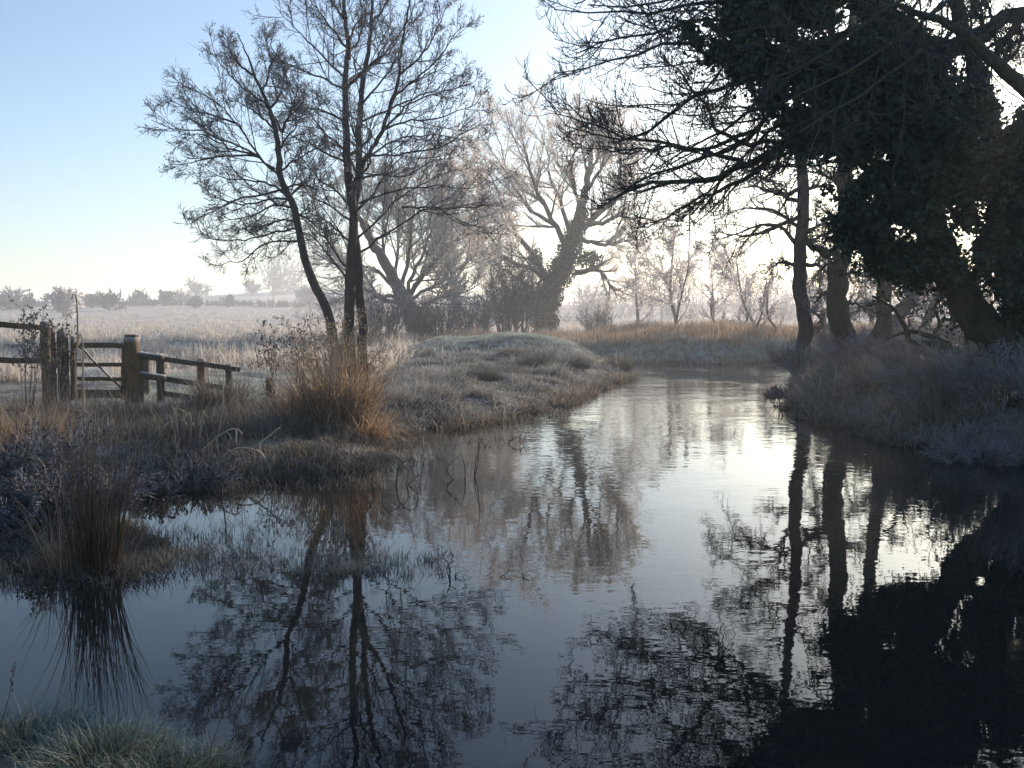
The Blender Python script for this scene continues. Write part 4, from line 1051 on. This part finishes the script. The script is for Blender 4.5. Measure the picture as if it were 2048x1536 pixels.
# far bank reeds
p, s, rng = scatter(60000, -9, 34, 44.6, 60, lambda x, y, s: (y > 45.2 - .0 * x), smin=.9, seed=10, fall=0, k=14, clump=.2)
hh = (.3 + .65 * vnoise(p[:, 0] * .5, p[:, 1] * .5, 7)) * (.6 + .6 * rng.random(len(p)))
sward('reed_bed', 'orange brown dry reeds along the far bank', 'far_reed', p, rng, hh, .034, (.8, .7), .25, cat='reeds')
p, s, rng = scatter(70000, -6, 30, 42, 50, lambda x, y, s: (s < 1.8) & (y > 42.6), seed=11, fall=0, k=10, clump=.14)
sward('bank_grass', 'short grey green frosted grass at the edge of the far bank', 'lawn_grass', p, rng, .15 + .3 * rng.random(len(p)), .022, (1.2, .6), .3)
# right bank
p, s, rng = scatter(90000, 6.0, 19, 10.5, 42, lambda x, y, s: (x > 5.5), seed=12, fall=0, k=16, clump=.13)
hh = (.07 + .8 * vnoise(p[:, 0] * 1.1, p[:, 1] * .9, 8) ** 2) * (.5 + .8 * rng.random(len(p)))
sward('bank_grass', 'dead brown and rime grey grass on the right bank', 'bank_weed', p, rng, hh, .003 + .0008 * p[:, 1], (1.5, .8), .45, 4)
p, s, rng = scatter(24000, 5.9, 8.2, 10.5, 32, lambda x, y, s: (x > 5.0) & (s < .8), seed=13, fall=0, k=18, clump=.08, smin=.0)
sward('bank_grass', 'grass hanging over the water along the right bank', 'rough_grass', p, rng, .25 + .4 * rng.random(len(p)), .009, (1.9, .5), .5, 4)
# plants standing in the shallows off the left bank
def patch(n, polys, seed, k=10, clump=.05):
    rng = np.random.default_rng(seed); out = []
    for (u0, u1, v0, v1, m) in polys:
        u = rng.uniform(u0, u1, m); v = rng.uniform(v0, v1, m)
        d0 = CAM[2] * F / (v - 640.)
        q_ = px(u, v, d0)
        q_ = np.repeat(q_, k, 0); q_[:, :2] += rng.normal(size=(len(q_), 2)) * clump
        q_[:, 2] = -.03; out.append(q_)
    return np.concatenate(out), rng
p, rng = patch(0, [(300, 560, 1080, 1150, 60), (380, 520, 1110, 1170, 60), (560, 900, 1115, 1160, 120), (620, 760, 1110, 1165, 70), (420, 700, 1040, 1110, 50), (250, 420, 1090, 1130, 40), (300, 620, 985, 1040, 26)], 21, 12)
sward('water_weed', 'dark drowned grass standing in the shallow water at left', 'sedge', p, rng, .04 + .13 * rng.random(len(p)) ** 1.5, .006, (1.0, .7), .5, 3, 'water plants')
p, rng = patch(0, [(760, 1060, 830, 895, 110), (900, 1130, 800, 840, 90), (740, 900, 880, 930, 40), (1080, 1200, 770, 805, 60), (430, 760, 930, 985, 120), (240, 480, 950, 985, 70)], 22, 14, .08)
sward('water_weed', 'frosted grass fringe growing out of the water along the left bank', 'bank_weed', p, rng, .03 + .17 * rng.random(len(p)) ** 1.6, .009, (1.1, .7), .5, 3, 'water plants')

def waterline(name, label, mat, x0, x1, y0, y1, n, seed, hmax, k=12, pred=None):
    rng = np.random.default_rng(seed)
    x = rng.uniform(x0, x1, n); y = rng.uniform(y0, y1, n); s = sdf(x, y)
    ok = (s > -.45) & (s < .25) & (vnoise(x * 1.1, y * 1.1, seed) > .42)
    if pred is not None: ok &= pred(x, y)
    x, y = np.repeat(x[ok], k), np.repeat(y[ok], k)
    x = x + rng.normal(size=len(x)) * .06; y = y + rng.normal(size=len(y)) * .06
    p = np.stack([x, y, np.full(len(x), -.03)], -1)
    sward(name, label, mat, p, rng, (.06 + hmax * rng.random(len(p)) ** 2), .003 + .0007 * y, (1.4, .8), .5, 4, 'water plants')
waterline('water_weed', 'ragged sedge growing out of the water along the left bank edge', 'bank_weed', -3, 4.6, 15, 36, 9000, 61, .4)
waterline('water_weed', 'ragged dead sedge along the right bank waterline', 'dark_weed', 5.4, 8.5, 11, 32, 5000, 62, .3, pred=lambda x, y: x > 5.2)
waterline('water_weed', 'ragged frosted sedge at the far bank waterline', 'rough_grass', -2, 18, 41, 47, 9000, 63, .35)
waterline('water_weed', 'ragged sedge round the small backwater at left', 'sedge', -6, -1.4, 7, 16, 2500, 64, .12)

def clump(name, label, g, n, spread, h, mat, wd, th1, th0=.2, seed=0, segs=5, group=None, cat=None, az=None, seedheads=0):
    rng = np.random.default_rng(seed)
    r0 = rng.random(n) ** .6 * spread; a = rng.uniform(0, 2 * math.pi, n)
    base = np.asarray(g) + np.stack([np.cos(a) * r0, np.sin(a) * r0, np.zeros(n) - .03], -1)
    hh = h * (.35 + .65 * rng.random(n)) * (1 - .35 * (r0 / spread))
    b = MB()
    aa = a + rng.normal(size=n) * .8 if az is None else az + rng.normal(size=n) * .8
    blades(b, base, hh, aa, np.abs(rng.normal(size=n)) * th0, th1[0] + th1[1] * rng.normal(size=n), wd, segs, rng=rng)
    return tag(b.build(name, MAT[mat], origin=np.asarray(g)), label, cat or name.replace('_', ' '), group)

# the big sunlit reed clump and its neighbours
def reed(name, label, parts, group=None, plumes=0):
    """reed clump = several sub-bunches in one thing"""
    root = empty(name, parts[0][0], label, 'reeds', group)
    for i, (g, n, sp, h, mat, wd, th1, th0, sd_) in enumerate(parts):
        rng = np.random.default_rng(sd_)
        r0 = rng.random(n) ** .6 * sp; a = rng.uniform(0, 2 * math.pi, n)
        base = np.asarray(g) + np.stack([np.cos(a) * r0, np.sin(a) * r0 * .7, np.zeros(n) - .05], -1)
        b = MB(); blades(b, base, h * (.3 + .7 * rng.random(n)), a + rng.normal(size=n), np.abs(rng.normal(size=n)) * th0, th1[0] + th1[1] * rng.normal(size=n), wd, 6, rng=rng)
        b.build('leaf_bunch' if i else 'stem_bunch', MAT[mat], root)
    if plumes:
        rng = np.random.default_rng(77); g = np.asarray(parts[0][0]); b = MB()
        for k in range(plumes):
            a = rng.uniform(0, 6.28); e = g + [rng.normal() * .5, rng.normal() * .35, rng.uniform(1.1, 2.0)]
            P = spline([g + [rng.normal() * .25, rng.normal() * .2, 0], (g + e) / 2 + [0, 0, .15], e, e + [math.cos(a) * .14, math.sin(a) * .1, -.02]], 14)
            tubes(b, P, np.linspace(.006, .003, 14), 4)
            c = np.repeat(P[9:], 9, 0) + rng.normal(size=(45, 3)) * [.03, .03, .035]
            seeds(b, c, .009, rng, 2.6)
        tag(b.build('plume_stems', MAT['pale_reed'], root), kind='stuff')
    return root
g = gpt(668, 15.6)
reed('reed_clump', 'big sunlit orange brown reed clump in front of the alder stems', [(g, 700, .5, 1.8, 'reed', .015, (.9, .6), .2, 1), (g + [-.25, .2, 0], 900, .7, 1.2, 'reed', .014, (1.5, .8), .35, 2), (g + [.4, -.25, -.1], 700, .45, .9, 'reed', .014, (1.9, .7), .4, 3), (g + [0, .1, 0], 320, .6, 2.0, 'bank_weed', .016, (1.3, .8), .2, 4)], plumes=46)
g = gpt(585, 15.4)
reed('reed_clump', 'dull brown weed clump joining the sunlit reeds on their left', [(g, 380, .5, 1.0, 'bank_weed', .010, (.9, .6), .3, 5), (g, 300, .6, .6, 'dark_weed', .010, (1.2, .6), .3, 6)])
g = gpt(440, 17.0)
reed('reed_clump', 'brown dead weeds smothering the end of the dark rail fence', [(g, 420, .45, 1.05, 'bank_weed', .011, (1.1, .6), .25, 7), (g, 300, .5, .8, 'dark_weed', .012, (1.4, .6), .3, 8)])
g = gpt(45, 13.2)
reed('reed_clump', 'brown sunlit grass clump below the left fence', [(g, 700, .6, .75, 'reed', .008, (1.2, .6), .3, 9), (g + [.5, .1, 0], 320, .4, .9, 'bank_weed', .008, (.8, .6), .25, 10)])
g = np.array([*px(190, 1100, 7.4)[:2], .02])
reed('reed_clump', 'tall thin brown reeds standing in the water at left front', [(g, 190, .18, 1.5, 'thin_reed', .009, (.25, .3), .09, 11), (g + [.05, 0, 0], 300, .28, .34, 'sedge', .007, (1.4, .5), .4, 12), (g + [.35, .05, 0], 160, .25, .2, 'sedge', .006, (1.3, .5), .5, 13), (g + [-.3, .1, 0], 120, .15, .9, 'bank_weed', .006, (.6, .5), .15, 14)])
g = gpt(120, 11.2)
reed('reed_clump', 'grey brown bent reeds behind the tall thin ones', [(g, 110, .5, 1.25, 'bank_weed', .009, (.7, .8), .15, 15), (g, 220, .5, .6, 'dark_weed', .008, (1.2, .6), .3, 16)])
g = gpt(20, 12.4)
reed('reed_clump', 'pale bent stalks at the left edge below the fence', [(g, 120, .6, 1.3, 'bank_weed', .009, (.9, .8), .15, 17), (g, 300, .6, .6, 'reed', .008, (1.2, .6), .3, 18)])
for i, (u, D, h, w_, lab) in enumerate([(1240, 35.0, 1.25, .4, 'dark pointed sedge tussock standing in the water off the heap'), (1075, 30, 1.0, .6, 'broad dark sedge tussock on the bank in front of the heap'),
                                        (1150, 31.5, .75, .5, 'grey sedge tussock right of the broad dark one'), (955, 25, .7, .5, 'low dark grass tussock near the water left of the broad sedge'), (860, 21, .6, .5, 'drooping grey grass tussock right of the alder stems'),
                                        (800, 19, .55, .45, 'yellowish grass tussock near the sunlit reeds'), (1010, 27, .6, .5, 'shaggy grey tussock behind the low dark one'), (900, 18.4, .3, .4, 'low dark mossy lump at the edge of the water')]):
    g = gpt(u, D); g[2] = max(g[2], 0)
    clump('sedge_tussock', lab, g, 900, w_, h, 'sedge' if 'dark' in lab else 'rough_grass', .014 if D > 24 else .010, (1.0, .5), .25, 30 + i, group='sedge tussocks on the left bank', cat='tussock')
NB = 'frosted grass tussocks on the nearest bank'
for i, (u, v, d, h, sp, n, lab) in enumerate([(40, 1480, 4.25, .34, .34, 1500, 'frosted green tussock in the bottom left corner'), (190, 1500, 4.05, .30, .34, 1700, 'wide frosted tussock next to the corner one'), (330, 1520, 3.9, .27, .28, 1300, 'frosted tussock between the wide one and the straggly one'),
                                              (425, 1500, 4.05, .34, .26, 1300, 'straggly rimed tussock, rightmost of the group at bottom left'), (735, 1590, 3.35, .26, .16, 700, 'small frosted tuft alone at the bottom edge')]):
    q_ = px(u, v, d); g = np.array([q_[0], q_[1], float(ground_z(q_[0], q_[1]))])
    clump('grass_tussock', lab, g, n, sp, h, 'near_grass', .0058, (1.5, .5), .35, 50 + i, 6, NB, 'grass tussock')
# seed-headed grass stalks by the near bank
for i, (u0, v0, u1, v1, d, lab) in enumerate([(420, 1500, 450, 1370, 4.0, 'rimed grass stalk bending out of the straggly tussock'), (0, 1450, 28, 1325, 4.3, 'rimed grass stalk at the left edge above the corner tussock'), (580, 1560, 620, 1470, 3.8, 'pale broken stalk leaning over the bottom edge'), (750, 1560, 712, 1455, 3.8, 'pale stalk leaning left over the lone tuft')]):
    rng = np.random.default_rng(200 + i); b = MB()
    P = spline([px(u0, v0, d), px((u0 + u1) / 2 + 6, (v0 + v1) / 2, d), px(u1, v1, d)], 16); P[0, 2] -= .1
    tubes(b, P, np.linspace(.0022, .0015, 16), 4)
    seeds(b, np.repeat(P[9:], 3, 0) + rng.normal(size=(21, 3)) * .004, .0035, rng, 2.5, np.repeat(np.gradient(P, axis=0)[9:], 3, 0))
    tag(b.build('grass_stalk', MAT['bank_weed'], origin=P[0]), lab, 'grass stalk', 'rimed grass stalks on the nearest bank')
# bent stalks in the water
WS = 'broken stalks standing in the water'
for i, (pl, d, lab) in enumerate([([[(925, 975), (893, 940), (922, 908)], [(928, 980), (930, 940), (922, 905)]], 12.0, 'broken triangle of dark stalks in the water below the bank'),
                                  ([[(940, 985), (955, 930), (958, 870), (955, 850)], [(950, 985), (950, 930), (962, 880)]], 12.2, 'tall pair of bent dark stalks in the water beside the triangle'),
                                  ([[(1045, 905), (1040, 880), (1043, 862)], [(1015, 885), (1035, 875), (1055, 885)], [(1042, 905), (1048, 880), (1052, 870)]], 15.5, 'small dark twiggy stalks in the water farther out'),
                                  ([[(740, 985), (745, 940), (720, 900)], [(790, 985), (800, 930), (830, 920), (835, 950)], [(770, 990), (765, 930), (790, 905)], [(810, 985), (815, 940), (780, 915)], [(800, 985), (840, 950), (835, 985)]], 11.6, 'dark tangle of bowed stalks in the water below the sunlit reeds'),
                                  ([[(895, 1165), (900, 1140), (893, 1120)], [(908, 1165), (912, 1145)], [(1000, 1165), (1003, 1150)], [(1047, 1165), (1046, 1145)]], 7.4, 'few short stalks poking from open water in front')]):
    b = MB()
    for pts in pl:
        P = spline([px(u, v, d) for u, v in pts], 12); P[0, 2] = -.08
        tubes(b, P, np.linspace(.008, .004, 12), 4)
        blades(b, P[3:11:2].copy(), .18, np.random.default_rng(i).uniform(0, 6, 4), np.full(4, 1.), np.full(4, 2.4), .012, 3)
    tag(b.build('reed_stalk', MAT['dark_weed'], origin=px(pl[0][0][0], pl[0][0][1], d) * [1, 1, 0]), lab, 'stalks', WS)
# arching bent reeds on the front of the left bank
for i, (pts, d, lab) in enumerate([([(365, 900), (352, 850), (346, 815), (352, 830), (356, 870)], 13.5, 'frosted bent reed with a folded hanging leaf before the dark fence'), ([(400, 905), (440, 870), (470, 858), (472, 885)], 12.6, 'pale arching reed bowing right towards the reed clump'),
                                   ([(440, 930), (500, 900), (560, 855)], 12.4, 'long pale reed slanting up to the right'), ([(430, 905), (445, 820), (446, 760)], 13.4, 'upright pale reed taller than its bent neighbours'),
                                   ([(410, 940), (470, 898), (520, 905), (540, 940)], 12.2, 'low arching frosted reed over the shallows'), ([(150, 740), (155, 680), (153, 600), (146, 588), (143, 600)], 12.8, 'tall thin reed hooked at its tip above the gate'), ([(166, 760), (166, 690), (160, 668), (156, 690)], 12.9, 'shorter hooked reed in front of the gate'),
                                   ([(378, 900), (382, 850), (377, 825), (385, 850)], 13.4, 'folded pale reed leaf beside the hanging one'), ([(400, 890), (402, 845), (408, 825), (402, 860)], 13.3, 'third folded reed leaf right of the others')]):
    P = spline([px(u, v, d) for u, v in pts], 16); g = P[0].copy(); gz_ = float(ground_z(g[0], g[1])); P[0, 2] = min(P[0, 2], gz_ - .02)
    b = MB(); tubes(b, P, np.linspace(.014, .010, 16), 4)
    blades(b, P[6:14:2].copy(), .2, np.random.default_rng(i).uniform(0, 6, 4), np.full(4, 1.2), np.full(4, 2.9), .03, 4)
    tag(b.build('bent_reed', MAT['pale_reed'], origin=P[0]), lab, 'reed', 'bent reeds on the left bank')
# dead plants with dark seed heads
for i, (u, v0, v1, d, wpx, lab) in enumerate([(55, 830, 612, 13.6, 46, 'tall dead plant with dark purple seed heads before the left fence'), (118, 800, 632, 14.2, 40, 'dead plant with dark seed heads hiding the post left of the gate'), (547, 770, 640, 17.0, 56, 'dead plant with a broad dark curled head left of the alders'), (600, 760, 642, 18.5, 36, 'dead feathery plant with drooping head close to the leaning alder')]):
    rng = np.random.default_rng(300 + i); top = px(u, v1, d); g = gpt(u, d)
    n = 9; Ps = []
    for k in range(n):
        e = px(u + rng.normal() * wpx * .4, v1 + abs(rng.normal()) * 28, d + rng.normal() * .1)
        q0 = g + [rng.normal() * .05, rng.normal() * .05, -.05]
        Ps.append(spline([q0, (q0 * .5 + e * .5) + [rng.normal() * .03, 0, 0], e], 12))
    Ps = np.array(Ps); Rs = np.linspace(.006, .003, 12)[None] * np.ones((n, 1))
    b = MB(); tubes(b, Ps, Rs, 4)
    P2, R2 = grow(Ps, Rs, 9, rng, t=(.55, 1), ang=(50, 12), ln=(.13, .04), shrink=.3, npts=5, up=.02, jit=.15, rtip=.002, rmin=.003, late_up=-.1); tubes(b, P2, R2, 3)
    root = empty('dead_weed', g, lab, 'weed', 'dead plants with dark heads'); b.build('stems', MAT['dark_weed'], root)
    c = P2[rng.integers(0, len(P2), 420), rng.integers(2, 5, 420)] + rng.normal(size=(420, 3)) * .012
    b = MB(); seeds(b, c, .011, rng, 1.8); tag(b.build('seed_heads', MAT['catkin'], root), kind='stuff')
# brambles on the spit at left and scrub along the right bank
for i, (u, d, w_, h, lab) in enumerate([(40, 10.3, 330, 100, 'dark frosted bramble mound at the left edge, behind the tall thin reeds'), (150, 9.2, 260, 70, 'dark bramble mound low beside the base of the tall thin reeds'), (30, 8.9, 240, 55, 'small bramble mound at the left edge, nearest the front water'), (330, 11.4, 260, 40, 'low tangle of frosted stems along the little backwater')]):
    bush('bramble', lab, u, d, w_, h, 'scrub_twig', 400 + i, 46, 'brambles on the left spit', .55, 'bramble', 0, (9, 8), 7000)
for i, (u, d, w_, h, mt, lab) in enumerate([(1620, 26.5, 170, 45, 'scrub_twig', 'frosted scrub around the foot of the first dark trunk'), (1745, 22.5, 220, 62, 'scrub_twig', 'brown frosted scrub below the mossy trunk'), (1880, 18.0, 300, 75, 'scrub_twig', 'dense rimed scrub below the low crooked tree'),
                                            (2010, 15.2, 330, 105, 'scrub_twig', 'large grey rimed bush overhanging the water at right edge'), (1860, 16.6, 250, 85, 'scrub_twig', 'purplish grey rimed bush drooping over the right bank water'), (1960, 22, 260, 70, 'scrub_twig', 'pale scrub behind the dense rimed scrub'),
                                            (1700, 31, 180, 60, 'scrub_twig', 'faint scrub behind the mossy trunk'), (1860, 30, 240, 55, 'pale_twig', 'pale thicket behind the low crooked tree'), (2120, 14.0, 300, 110, 'scrub_twig', 'rimed bush half outside the right edge'), (1960, 13.6, 200, 70, 'scrub_twig', 'low rimed bush closest to the camera on the right bank')]):
    bush('scrub_bush', lab, u, d, w_, h, mt, 500 + i, 34, 'frosted scrub on the right bank', .8, 'bush', 0, (9, 8))
